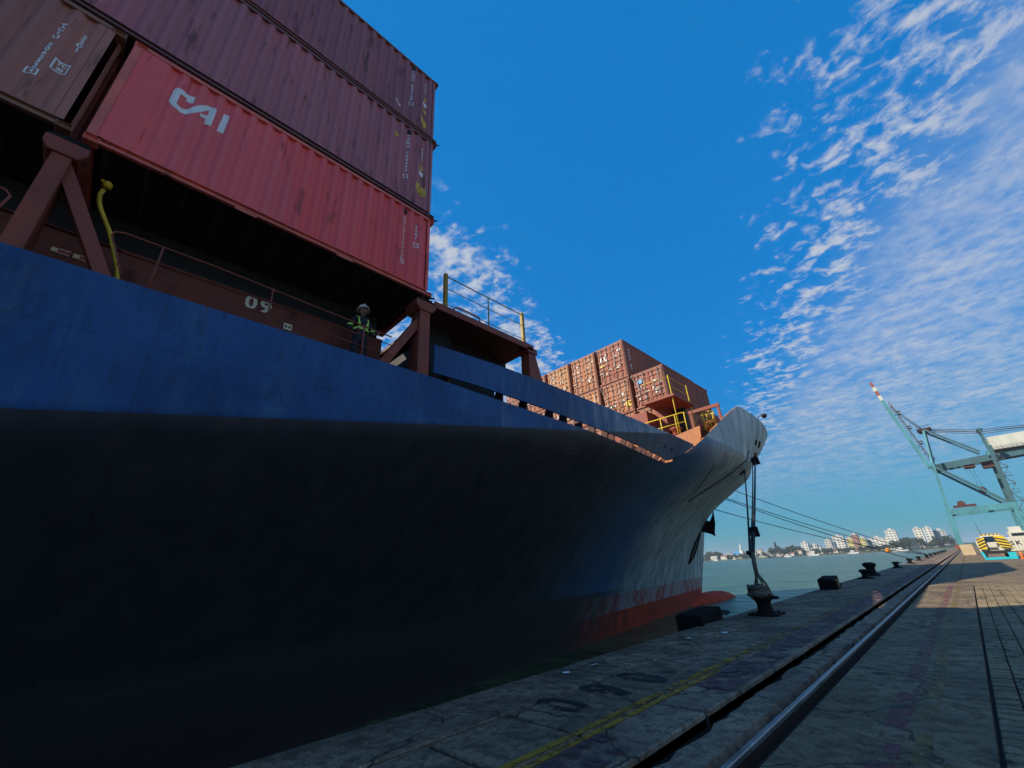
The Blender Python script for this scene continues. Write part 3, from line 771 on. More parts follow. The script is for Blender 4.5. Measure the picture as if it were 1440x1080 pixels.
# twist locks between the tiers at the forward corner
for z in (Z1, Z2, Z3):
    k = MB(); k.lathe((XN - 0.08, 4.51, z - 0.055), [(0.045, 0), (0.07, 0.015), (0.07, 0.04), (0.04, 0.055)], 10); k.bar((XN - 0.08, 4.51, z - 0.03), (XN + 0.03, 4.66, z - 0.03), 0.03)
    tag(k.build('twist_lock', M_IRON), 'dark twist lock under the forward corner of the %s container' % {Z1: 'bright red', Z2: 'purple-brown', Z3: 'dark maroon'}[z], 'twist lock', 'twist locks between stacked containers')

# forward stack, doors facing aft into the sun
G_FWD = 'containers stacked behind the bow'
FX = [-10.30, -12.86, -15.42, -17.98, -20.54, -23.10]
YF = 25.0
ZB, ZA = 11.10, 13.74
ROWN = ['outermost', 'second', 'third', 'fourth', 'fifth', 'sixth']
fwd = {}
for i, x in enumerate(FX):
    fwd['b', i] = container('orange-lit lower container behind the bow, %s row counted from the quay side' % ROWN[i], x, YF, 7.4 if i == 0 else 12.19, ZB, 2.59, M_FWD[i % 4], M_FWD_FR, G_FWD, 'aft')
    if i > 0:
        fwd['a', i] = container('upper container behind the bow, %s row counted from the quay side' % ROWN[i], x, YF, 12.19, ZA, 3.05, M_FWD[(i + 3) % 4], M_FWD_FR, G_FWD, 'aft')
    container('bottom container behind the bow, %s row counted from the quay side' % ROWN[i], x, YF + 0.02, 7.4 if i == 0 else 12.19, ZB - 2.64, 2.59, M_FWD[(i + 1) % 4], M_FWD_FR, G_FWD, 'aft')
mark(fwd['a', 1], 'TTNU 83', 0.75, 2.35, 0.26, stacked=True, step=0.25, bold=0.01)
mark(fwd['b', 0], 'CRXU', 0.85, 2.2, 0.16, stacked=True, step=0.17, bold=0.006)
rs = random.Random(11)


def door_plate(t, x0, x1, z0, z1, m, nm='door_sign'):
    o = obj(nm, MB().box(x0, x1, 0.004, 0.0115, z0, z1).mesh(nm), m, t, True)
    return o


for (tier, i), t in fwd.items():
    H = 2.59 if tier == 'b' else 3.05
    for k_ in range(9):
        s = rs.choice((-1, 1)); x = s * rs.uniform(0.2, 0.95); z = H * rs.choice((0.26, 0.30, 0.44, 0.56, 0.62, 0.76))
        door_plate(t, x - rs.uniform(.04, .10), x + rs.uniform(.04, .12), z - 0.05, z + rs.uniform(.03, .10), rs.choice((M_WHITE, M_WHITE, M_GALV)))
door_plate(fwd['b', 1], 0.62, 1.02, 0.45, 0.85, M_YEL)
door_plate(fwd['a', 1], -0.95, -0.62, 1.45, 1.62, M_YEL)
door_plate(fwd['b', 0], -0.82, -0.45, 1.75, 2.05, mat('blue sign', (0.10, 0.35, 0.55), 0.5))
for ch, x in (('R', -0.78), ('L', -0.44)):
    me = text_mesh(ch, 0.42, 0.9, 0.02); me.transform(Matrix.Translation((x, 0.006, 2.05)) @ Matrix.Rotation(R(90), 4, 'X')); obj('lettering', me, M_WHITE, fwd['a', 1], True)
# lashing rods crossing the forward doors
k_all = []
for (i, xa, za, xb, zb) in ((0, -10.35, 13.6, -11.4, 11.3), (0, -12.7, 13.6, -11.6, 11.3), (1, -12.95, 13.6, -13.8, 11.3), (1, -15.3, 13.6, -14.4, 11.3)):
    o = MB().tube([(xa, YF - 0.08, za), (xb, YF - 0.35, zb)], 0.018, 6).build('lashing_rod', M_GALV)
    tag(o, 'thin lashing rod on the %s door of the %s lower forward container' % ('outboard' if xa > -10.5 - 2.56 * i else 'inboard', ('outermost', 'second')[i]), 'lashing rod', 'lashing rods on the forward containers')

# ------------------------------------------------------------------ the ship
SXC, SB = -18.2, 11.1
ship = thing('container_ship', (SXC, 0, -2.6), 'large navy blue container ship with grey flared bow moored along the quay', 'ship')


def hull_b(y, z):
    """half breadth of the hull"""
    s = min(max((z + 2) / 13.0, 0), 1)
    ys = min(max((z - 3.65) / 0.165, -34), 20); ye = 41 + 9 * s; n = 1.2 + 2.4 * s * s + max(0.0, (s - 0.75) / 0.25)
    if y <= ys: return SB
    if y >= ye: return 0.0
    t = (y - ys) / (ye - ys); w = 0.36 * min(max((0.62 - s) / 0.15, 0), 1)
    return SB * (1 - (w * t + (1 - w) * t ** n))


def lerp_tab(tab, y):
    if y <= tab[0][0]: return tab[0][1]
    for (a, b), (c, d) in zip(tab, tab[1:]):
        if y <= c: return b + (d - b) * (y - a) / (c - a)
    return tab[-1][1]


TOP = [(-95, 5.54), (4.7, 5.54), (6.7, 5.48), (9.5, 5.41), (14.0, 5.30), (16.6, 5.28), (17.3, 5.40), (18.2, 5.85), (19.65, 6.59), (21.4, 7.43), (23.45, 8.44), (25.5, 9.40), (26.9, 10.0), (27.4, 10.14), (30, 10.26), (34, 10.36), (38, 10.45), (50.3, 10.6)]


def stem_z(y): return -2 + 13 * (y - 41) / 9.0


def hull_mesh():
    k = MB()
    ysn = [-95, -80, -60, -50, -40] + [-34 + i * 1.0 for i in range(30)] + [-4 + 0.35 * i for i in range(int(45 / 0.35))] + [41 + 0.25 * i for i in range(34)]
    ysn = sorted(set(round(y, 3) for y in ysn))
    n1, n2 = 26, 16
    for sgn in (1, -1):
        prev = None
        for y in ysn:
            zt = lerp_tab(TOP, y); zb = -2.9 if y <= 41 else max(-2.9, stem_z(y) + 0.001)
            zk = 3.65 + 0.165 * min(y, 20); zk = min(max(zk, -1.9), zt - 0.3)
            if zb > zk - 0.2: zk = zb + (zt - zb) * 0.6
            zs = [zb + (zk - zb) * i / n1 for i in range(n1)] + [zk + (zt - zk) * i / n2 for i in range(n2 + 1)]
            ring = [k.bm.verts.new((SXC + sgn * (hull_b(y, z) if y <= 41 or z > zb + 1e-6 else 0.0), y, z)) for z in zs]
            if prev:
                for i in range(len(zs) - 1):
                    f = k.bm.faces.new((prev[i], ring[i], ring[i + 1], prev[i + 1])); f.smooth = True
            prev = ring
        if sgn == 1: pass
    # transom
    k.poly([(SXC - SB, -95, -2.9), (SXC + SB, -95, -2.9), (SXC + SB, -95, 5.54), (SXC - SB, -95, 5.54)])
    bmesh.ops.remove_doubles(k.bm, verts=k.bm.verts, dist=0.002)
    bmesh.ops.recalc_face_normals(k.bm, faces=k.bm.faces)
    return k


def ship_parts():
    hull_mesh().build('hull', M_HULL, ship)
    # bulbous bow
    k = MB(); prof = []
    n = 22; rings = []
    for i in range(15):
        f = i / 14.0; y = 36.5 + 12.3 * f; r = 1.30 * math.sqrt(max(0.0, 1 - max(0, (f - 0.55) / 0.45) ** 2.2)) * (0.55 + 0.45 * min(1, f / 0.4)); zc = -2.50 + 0.05 * f
        rings.append([k.bm.verts.new((SXC + max(r, 0.02) * 0.95 * math.cos(2 * math.pi * j / n), y, zc + max(r, 0.02) * 0.95 * math.sin(2 * math.pi * j / n))) for j in range(n)])
    for a, b in zip(rings, rings[1:]):
        for j in range(n): f = k.bm.faces.new((a[j], a[(j + 1) % n], b[(j + 1) % n], b[j])); f.smooth = True
    k.bm.faces.new(rings[0]); k.bm.faces.new(rings[-1])
    k.build('bulbous_bow', mat('antifouling red', (0.50, 0.060, 0.022), 0.75, 0.3, 3, 0.4, (0.16, 0.022, 0.015), 2.5, spec=0.15), ship)
    # deck plating
    k = MB(); pr = None
    for y in [-94.5, -40, 0] + [2 + i for i in range(18)]:
        z = min(5.30, lerp_tab(TOP, y) - 0.16); b = hull_b(y, z) - 0.03
        r = [k.bm.verts.new((SXC + s * b, y, z)) for s in (-1, 1)]
        if pr: k.bm.faces.new((pr[0], pr[1], r[1], r[0]))
        pr = r
    k.build('main_deck', M_STEEL_DK, ship)
    k = MB(); pr = None
    for y in [20.2 + 0.8 * i for i in range(35)]:
        if y > 47.6: break
        z = 7.35; b = max(0.02, hull_b(y, z) - 0.04)
        r = [k.bm.verts.new((SXC + s * b, y, z)) for s in (-1, 1)]
        if pr: k.bm.faces.new((pr[0], pr[1], r[1], r[0]))
        pr = r
    k.build('forecastle_deck', M_ORANGE, ship)
    MB().box(SXC - 10.2, SXC + 9.3, 20.2, 20.32, 5.0, 7.34).build('forecastle_bulkhead', M_ORANGE, ship)
    # inner skin of the forecastle bulwark
    k = MB()
    for sgn in (1, -1):
        pr = None
        for y in [19 + 0.5 * i for i in range(58)]:
            zt = lerp_tab(TOP, y); z0 = min(7.3, zt - 0.25)
            if hull_b(y, z0) < 0.3: break
            r = [k.bm.verts.new((SXC + sgn * (hull_b(y, z) - 0.10), y, z)) for z in (z0, z0 + (zt - z0) * 0.5, zt)] + [k.bm.verts.new((SXC + sgn * (hull_b(y, zt) + 0.012), y, zt + 0.004))]
            if pr:
                for i in range(3): k.bm.faces.new((pr[i], r[i], r[i + 1], pr[i + 1]))
            pr = r
    k.build('bulwark_lining', M_ORANGE, ship)
    # long side bulwark plate standing clear of the deck edge
    TOPB = [(4.72, 6.36), (6.7, 6.45), (8.4, 6.47), (12.1, 6.42), (15.1, 6.34), (18.8, 6.26)]
    BOTB = [(4.72, 5.66), (6.2, 5.69), (8.3, 5.65), (11.9, 5.52), (15.2, 5.43), (17.0, 5.40), (17.9, 5.72), (18.8, 6.20)]
    k = MB(); pr = None; ys = [4.72 + 0.26 * i for i in range(54)] + [18.78]
    for y in ys:
        a, b = lerp_tab(BOTB, y), lerp_tab(TOPB, y); zk = 3.65 + 0.165 * min(y, 20)
        zs = sorted([a, b, min(max(zk, a + 0.02), b - 0.01)])
        r = [k.bm.verts.new((SXC + hull_b(y, z) + 0.015, y, z)) for z in zs] + [k.bm.verts.new((SXC + hull_b(y, z) - 0.03, y, z)) for z in (b, a)]
        if pr:
            for i in range(5): k.bm.faces.new((pr[i], r[i], r[(i + 1) % 5], pr[(i + 1) % 5]))
        else: k.bm.faces.new(r)
        pr = r
    k.bm.faces.new(pr)
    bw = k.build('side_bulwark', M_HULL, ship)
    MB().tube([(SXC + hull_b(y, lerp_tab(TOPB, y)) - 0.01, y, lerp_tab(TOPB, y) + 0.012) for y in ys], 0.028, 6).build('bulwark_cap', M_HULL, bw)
    for y in [5.2, 6.9, 7.8, 8.9, 9.55, 10.35, 11.1, 11.9, 12.35, 13.2, 13.75, 14.5, 14.95, 15.5, 16.2, 16.9]:
        a = lerp_tab(TOP, y) - 0.25; b = lerp_tab(BOTB, y) + 0.45
        xo, xt = SXC + hull_b(y, a) - 0.07, SXC + hull_b(y, b) - 0.05
        MB().hexa([(xo - 0.5, y - 0.03, a), (xo, y - 0.03, a), (xo, y + 0.03, a), (xo - 0.5, y + 0.03, a), (xt - 0.10, y - 0.03, b), (xt, y - 0.03, b), (xt, y + 0.03, b), (xt - 0.10, y + 0.03, b)]).build('bulwark_stay', M_STEEL_DK, bw)
    # deck-edge coaming (red oxide strip with bay number) and hatch coaming, hatch cover
    XC = -8.30
    M_COAM = mat('grimy red oxide coaming', (0.15, 0.036, 0.020), 0.7, 0.3, 2.5, 0.5, (0.04, 0.02, 0.014), 3.0, 3)
    co = MB().box(XC - 0.06, XC, -60, 4.0, 5.28, 6.74).build('deck_edge_coaming', M_COAM, ship)
    MB().box(XC - 0.10, XC + 0.06, -60, 4.0, 6.742, 6.76).build('coaming_flange', M_COAM, co)
    MB().box(XC - 0.40, XC - 0.36, -60, 4.0, 6.762, 7.58).build('coaming_upper', M_BLACKST, co)  # near-black colour paints in the shade under the containers
    for ch, y in (('0', 1.20), ('9', 1.46)):
        me = text_mesh(ch, 0.42, 1.0, 0.012); me.transform(Matrix.Translation((XC + 0.006, y, 6.60)) @ Matrix.Rotation(R(90), 4, 'Z') @ Matrix.Rotation(R(90), 4, 'X'))
        obj('bay_number', me, mat('cream stencil paint', (0.66, 0.58, 0.44), 0.6, 0.1, 5, 0.15, (0.3, 0.2, 0.15), 8), co)
    p = MB().box(XC + 0.004, XC + 0.012, 1.84, 2.00, 6.26, 6.40).build('marker_plate', mat('cream plate', (0.70, 0.63, 0.44), 0.6, 0.1), co)
    for s in (-1, 1): MB().poly([(XC + 0.015, 1.92, 6.33), (XC + 0.015, 1.92 + 0.055 * s, 6.29), (XC + 0.015, 1.92 + 0.055 * s, 6.37)]).build('marker_arrow', M_BLACK, p)
    for y in (-1.49, -1.25):
        p = MB().box(XC + 0.004, XC + 0.014, y, y + 0.215, 6.33, 6.42).build('sign_plate', mat('sign red', (0.34, 0.06, 0.03), 0.6), co)
        MB().box(XC + 0.015, XC + 0.018, y + 0.005, y + 0.075, 6.338, 6.412).build('sign_symbol', mat('sign cream', (0.62, 0.47, 0.24), 0.6, 0.3, 30), p)
        for z in (6.332, 6.412): MB().box(XC + 0.015, XC + 0.018, y + 0.08, y + 0.21, z, z + 0.006).build('sign_border', M_WHITE, p)
    MB().box(-9.62, -9.50, -60, 3.9, 5.3, 7.30).build('hatch_coaming', M_STEEL_DK, ship)
    for i in range(5):
        MB().box(-27.0, -9.3, -60 + i * 12.9, -60 + i * 12.9 + 12.4, 7.18, 7.60).build('hatch_cover', M_BLACKST, ship)
    MB().box(-27.0, -9.55, 3.70, 3.88, 5.3, 7.17).build('hatch_end_coaming', M_STEEL_DK, ship)
    MB().box(-27, -11.5, 24.6, 38.5, 7.35, 8.42).build('forward_hatch', M_STEEL_RED, ship)

    # container pedestals under the outboard row
    def pedestal(yc, wtop, w, brace, zt=7.62):
        x0, x1 = SXC + SB - 0.42, SXC + SB - 0.03
        k = MB(); k.hexa([(x0, yc - w / 2, 5.3), (x1, yc - w / 2, 5.3), (x1, yc + w / 2, 5.3), (x0, yc + w / 2, 5.3),
                          (x0, yc - w * 0.46, 7.30), (x1, yc - w * 0.46, 7.30), (x1, yc + w * 0.46, 7.30), (x0, yc + w * 0.46, 7.30)])
        p = k.build('container_pedestal', M_STEEL_RED, ship, 0.012)
        k = MB(); wt = wtop
        k.prism([(x1 + 0.03, yc - wt * 0.34, 7.22), (x1 + 0.03, yc + wt * 0.34, 7.22), (x1 + 0.03, yc + wt * 0.5, 7.34), (x1 + 0.03, yc + wt * 0.5, 7.48), (x1 + 0.03, yc - wt * 0.5, 7.48), (x1 + 0.03, yc - wt * 0.5, 7.34)], (-0.5, 0, 0))
        k.build('pedestal_head', M_STEEL_RED, p, 0.01)
        k = MB(); k.box(x1 - 0.42, x1 + 0.01, yc - wt * 0.46, yc + wt * 0.46, 7.482, 7.54); k.box(x1 - 0.30, x1 - 0.02, yc - wt * 0.38, yc + wt * 0.38, 7.541, 7.60)
        k.build('pedestal_shoe', M_IRON, p)
        if brace:
            MB().bar(((x0 + x1) / 2, yc + brace, 5.34), ((x0 + x1) / 2, yc + 0.03, 7.16), 0.22, 0.17, (0, 1, 0)).build('pedestal_brace', M_STEEL_RED, p)
        return p
    pedestal(-1.60, 0.46, 0.22, 0.98)
    pedestal(4.46, 0.52, 0.30, -1.05)
    pedestal(-7.7, 0.46, 0.24, 0.98); pedestal(-20.6, 0.46, 0.24, 0.98)
    # low pedestal at the far end of the platform
    k = MB(); k.hexa([(-7.45, 7.98, 6.3), (-7.12, 7.98, 6.3), (-7.12, 8.60, 6.3), (-7.45, 8.60, 6.3), (-7.45, 8.02, 7.35), (-7.12, 8.02, 7.35), (-7.12, 8.30, 7.35), (-7.45, 8.30, 7.35)])
    p = k.build('container_pedestal', M_STEEL_RED, ship, 0.01)
    k = MB(); k.box(-7.48, -7.09, 7.96, 8.36, 7.33, 7.50); k.lathe((-7.28, 8.05, 7.50), [(0.06, 0), (0.06, 0.07), (0.04, 0.09)], 10); k.lathe((-7.28, 8.27, 7.50), [(0.06, 0), (0.06, 0.07), (0.04, 0.09)], 10); k.build('pedestal_head', M_STEEL_RED, p)

    # deck railing along the ship side
    rl = MB(); xr = -7.13
    rl.tube([(xr, -0.56, 5.60), (xr, -0.70, 5.95), (xr, -0.82, 6.22), (xr, -0.80, 6.29), (xr, -0.70, 6.33), (xr, 0.4, 6.33), (xr, 3.65, 6.20)], 0.014, 6)
    r = rl.build('deck_railing', M_STEEL_RED, ship)
    for z in (5.78, 6.02): MB().tube([(xr, -0.66, z), (xr, 3.7, z - 0.02)], 0.010, 6).build('railing_wire', M_STEEL_RED, r)
    for y in (-0.25, 1.31, 3.03): MB().tube([(xr, y, 5.32), (xr, y, 6.32 if y < 2 else 6.22)], 0.016 if y < 2 else 0.022, 6).build('railing_post', M_STEEL_RED, r)
    k = MB(); k.tube([(xr, -3.6, 6.30), (xr, -2.0, 6.33), (xr, -1.86, 6.32), (xr, -1.80, 6.25), (xr, -1.84, 6.0), (xr, -1.95, 5.4)], 0.016, 6); k.build('deck_railing', M_STEEL_RED, ship)
    # yellow gooseneck vent pipe
    k = MB(); k.tube([(-7.55, -0.52, 5.3), (-7.55, -0.66, 5.95), (-7.58, -0.90, 6.55), (-7.60, -1.10, 6.92), (-7.60, -1.15, 7.05), (-7.58, -1.17, 7.16), (-7.54, -1.15, 7.24)], 0.030, 10)
    v = k.build('vent_pipe', M_YEL, ship)
    k = MB(); k.lathe((-7.52, -1.13, 7.27), [(0.03, 0), (0.055, 0.02), (0.058, 0.09), (0.04, 0.115), (0.02, 0.12)], 12); k.tube([(-7.52, -1.13, 7.33), (-7.50, -1.21, 7.37)], 0.024, 8); k.build('vent_head', M_YEL, v)

    # cross-deck lashing platform between the bays
    pf = MB().box(-11.5, -7.12, 4.86, 8.16, 7.44, 7.56).build('lashing_platform', M_STEEL_DK, ship, 0.01)
    k = MB(); k.box(-11.5, -7.9, 4.95, 5.75, 5.3, 7.43); k.box(-11.5, -8.6, 7.15, 7.95, 5.3, 7.43); k.box(-11.5, -8.2, 4.95, 8.1, 7.02, 7.43); k.box(-11.5, -8.25, 5.76, 7.14, 5.3, 6.5); k.build('platform_support', M_BLACKST, pf)
    MB().box(-7.14, -7.09, 4.70, 8.22, 7.42, 7.60).build('platform_edge', M_STEEL_RED, pf)
    for y, z in ((5.04, 8.64), (7.86, 8.64)): MB().box(-7.20, -7.10, y - 0.045, y + 0.045, 7.57, z).build('platform_post', M_OLIVE, pf, 0.006)
    for z in (8.58, 8.20, 7.72): MB().tube([(-7.15, 5.05, z), (-7.15, 7.86, z)], 0.016 if z > 8.5 else 0.010, 6).build('guard_rail', M_OLIVE, pf)
    MB().tube([(-7.15, 6.50, 7.57), (-7.15, 6.50, 8.57)], 0.018, 6).build('guard_rail_post', M_OLIVE, pf)
    k = MB(); k.tube([(-7.12, 5.26, 7.60), (-7.12, 5.33, 7.70), (-7.12, 5.45, 7.745), (-7.12, 6.05, 7.745), (-7.12, 6.14, 7.715), (-7.12, 6.15, 7.65), (-7.12, 6.10, 7.60)], 0.020, 6); k.build('hand_grip', M_STEEL_RED, pf)
    k = MB(); k.tube([(-8.3, 6.75, 6.5), (-8.3, 6.75, 7.4)], 0.02, 6); k.tube([(-8.0, 7.0, 6.9), (-8.0, 7.6, 6.9)], 0.02, 6); k.build('platform_strut', M_OLIVE, pf)

    # forward lashing platform and its wall
    fp = MB().box(-10.2, -8.35, 20.9, 23.6, 9.66, 9.80).build('forward_platform', M_STEEL_RED, ship, 0.01)
    k = MB(); k.box(-12.5, -10.25, 21.2, 23.2, 7.36, 9.4); k.box(-10.24, -9.6, 22.2, 23.4, 7.36, 9.65); k.build('platform_wall', M_STEEL_RED, fp)
    k = MB(); k.box(-10.2, -8.9, 23.2, 23.55, 7.36, 9.65); k.build('platform_back', M_BLACKST, fp)
    k = MB(); k.lathe((-9.3, 22.4, 7.37), [(0.35, 0), (0.35, 0.25), (0.22, 0.32), (0.22, 0.8), (0.36, 0.86), (0.36, 0.95), (0.1, 1.05)], 14); k.build('capstan', M_STEEL_RED, ship)
    for x, y in ((-8.55, 21.1), (-8.55, 23.4)): MB().tube([(x, y, 7.36), (x, y, 11.0)], 0.03, 6).build('platform_post', M_YEL, fp)
    for z in (10.9, 10.35): MB().tube([(-8.55, 21.1, z), (-8.55, 23.4, z)], 0.018, 6).build('guard_rail', M_YEL, fp)
    MB().tube([(-8.55, 21.1, 10.9), (-10.1, 21.0, 10.9)], 0.018, 6).build('guard_rail', M_YEL, fp)
    # yellow railing and caged ladder on the forecastle edge
    yr = MB().tube([(-10.3, 20.45, 8.45), (-8.0, 20.45, 8.45), (-7.85, 20.6, 8.45)], 0.03, 6).build('forecastle_railing', M_YEL, ship)
    MB().tube([(-10.3, 20.45, 7.95), (-7.9, 20.45, 7.95)], 0.025, 6).build('railing_bar', M_YEL, yr)
    for x in (-10.1, -9.2, -8.4, -7.9): MB().tube([(x, 20.45, 7.3), (x, 20.45, 8.45)], 0.03, 6).build('railing_post', M_YEL, yr)
    cg = MB()
    for a in (0, 60, 120, 180, 240, 300):
        cg.bar((-8.05 + 0.33 * math.cos(R(a)), 24.3 + 0.33 * math.sin(R(a)), 8.05), (-8.05 + 0.33 * math.cos(R(a)), 24.3 + 0.33 * math.sin(R(a)), 9.35), 0.05, 0.05)
    c = cg.build('ladder_cage', M_YEL, ship)
    for z in (8.15, 8.75, 9.3): MB().tube([(-8.05 + 0.34 * math.cos(2 * math.pi * i / 14), 24.3 + 0.34 * math.sin(2 * math.pi * i / 14), z) for i in range(15)], 0.026, 6, False).build('cage_hoop', M_YEL, c)
    # sunlit bracket plate with lightening hole where the bulwark rises
    k = MB(); out = [(-8.62, 7.25), (-7.16, 7.45), (-7.22, 6.9), (-7.55, 6.42), (-8.02, 6.15), (-8.20, 6.35), (-8.24, 6.72), (-8.40, 6.90), (-8.75, 6.98)]
    k.prism([(x, 20.12, z) for x, z in out], (0, 0.06, 0)); k.build('bulwark_bracket', M_ORANGE, ship)
    # mooring winch gear inside the bow
    k = MB(); k.box(-9.4, -8.0, 26.2, 27.6, 7.36, 7.9); k.lathe((-8.9, 26.9, 9.3), [(0.55, -0.5), (0.55, -0.42), (0.32, -0.4), (0.32, 0.4), (0.55, 0.42), (0.55, 0.5)], 16, 'x'); k.bar((-8.9, 26.4, 7.9), (-8.9, 26.9, 9.3), 0.12); k.bar((-8.9, 27.4, 7.9), (-8.9, 26.9, 9.3), 0.12)
    k.build('mooring_winch', M_STEEL_RED, ship)
    k = MB(); k.box(-9.6, -7.7, 25.6, 25.75, 9.95, 10.15); k.bar((-7.8, 25.7, 7.4), (-7.8, 25.7, 9.95), 0.14); k.bar((-9.5, 25.7, 7.4), (-9.5, 25.7, 9.95), 0.14); k.build('fairlead_frame', M_STEEL_RED, ship)
    # floodlight on the bulwark rail
    fl = MB().tube([(-7.45, 32.2, 10.3), (-7.4, 32.5, 10.62), (-7.35, 33.6, 10.95)], 0.03, 6).build('floodlight_arm', M_GREY, ship)
    k = MB(); k.lathe((-7.35, 33.6, 11.0), [(0.05, 0), (0.12, 0.08), (0.19, 0.4), (0.17, 0.45)], 12, 'y'); k.build('floodlight', M_GREY, fl)
    # fairleads, anchor pocket and anchor

    def on_hull(y, z, off=0.0): return Vector((SXC + hull_b(y, z) + off, y, z))

    def hull_n(y, z):
        a = on_hull(y + 0.1, z) - on_hull(y - 0.1, z); b = on_hull(y, z + 0.1) - on_hull(y, z - 0.1)
        n = a.cross(b).normalized(); return n if n.x > 0 else -n

    def frame_on_hull(y, z, along=0.0):
        n = hull_n(y, z); u = (on_hull(y, z + 0.1) - on_hull(y, z - 0.1)).normalized(); s = u.cross(n).normalized()
        M = Matrix((s, u, n)).transposed().to_4x4(); M.translation = on_hull(y, z); return M
    for y, z, w, h_ in ((32.6, 7.95, 0.55, 0.30), (31.3, 8.6, 0.18, 0.18), (33.0, 8.8, 0.35, 0.22), (29.7, 6.55, 0.35, 0.2)):
        M = frame_on_hull(y, z); k = MB(); pts = [M @ Vector((w * math.cos(2 * math.pi * i / 14), h_ * math.sin(2 * math.pi * i / 14), 0.01)) for i in range(15)]
        fr = k.tube(pts, 0.045, 6, False).build('fairlead', M_IRON, ship)
        k = MB(); k.poly(pts[:-1]); k.build('fairlead_opening', M_BLACK, fr)
    # scuffed vertical rubbing marks where lines chafe: raised rub bars
    an = MB(); an.prism([(-14.95, 40.2, 5.45), (-15.15, 40.2, 4.9), (-15.55, 40.2, 4.35), (-16.55, 40.2, 4.25), (-17.0, 40.2, 4.0), (-15.6, 40.2, 3.55), (-15.32, 40.2, 3.28), (-15.25, 40.2, 3.75), (-15.05, 40.2, 4.4)], (-0.35, 0.7, 0.1))
    a = an.build('anchor', M_IRON, ship, 0.03)
    MB().bar((-15.6, 40.6, 4.4), (-16.9, 41.2, 4.9), 0.42, 0.34).build('anchor_shank', M_IRON, a)
    k = MB(); pts = [(39.3, 3.75), (39.5, 3.0), (39.1, 2.3), (38.3, 1.75), (36.6, 1.25), (37.0, 2.0), (37.9, 2.9)]
    fr = k.tube([on_hull(y, z, 0.05) for y, z in pts + pts[:1]], 0.07, 6, False).build('anchor_pocket', M_IRON, ship)
    MB().poly([on_hull(y, z, 0.03) for y, z in pts]).build('anchor_recess', M_BLACK, fr)
    # heaving line hanging in a loop on the bow plating
    k = MB(); pts = []
    for i in range(13):
        f = i / 12.0; y = 22.3 + f * 2.6; z = 6.15 - 1.45 * f; pts.append(on_hull(y, z, 0.03))
    k.tube(pts, 0.022, 5); k.build('heaving_line', M_WHITE, ship)
    k = MB(); pts = []
    for i in range(13):
        f = i / 12.0; y = 24.95 + f * 4.1; z = 4.65 + 3.05 * f; pts.append(on_hull(y, z, 0.03))
    k.tube(pts, 0.03, 5); k.build('heaving_line', M_ROPE_DK, ship)
    # inspection ladder rungs inside the slit and pipes on deck catch the sun
    k = MB(); rnd = random.Random(5)
    for y in (9.4, 10.6, 12.2, 13.5, 15.0, 16.2):
        k.box(-9.2 - rnd.random(), -8.2, y, y + 0.5, 5.3, 5.75 + rnd.random() * 0.25)
    k.build('deck_lockers', M_ORANGE, ship)


ship_parts()

# ------------------------------------------------------------------ person at the rail


def skin_mesh(verts, edges, radii, root=0, sub=2):
    me = bpy.data.meshes.new('s'); me.from_pydata(verts, edges, []); o = bpy.data.objects.new('s', me); COL.objects.link(o)
    md = o.modifiers.new('skin', 'SKIN'); sv = me.skin_vertices[0].data
    for i, r in enumerate(radii):
        rr = r if isinstance(r, tuple) else (r, r); sv[i].radius = rr
    sv[root].use_root = True
    s = o.modifiers.new('sub', 'SUBSURF'); s.levels = sub; s.render_levels = sub
    dg = bpy.context.evaluated_depsgraph_get(); out = bpy.data.meshes.new_from_object(o.evaluated_get(dg)); bpy.data.objects.remove(o)
    for p in out.polygons: p.use_smooth = True
    return out


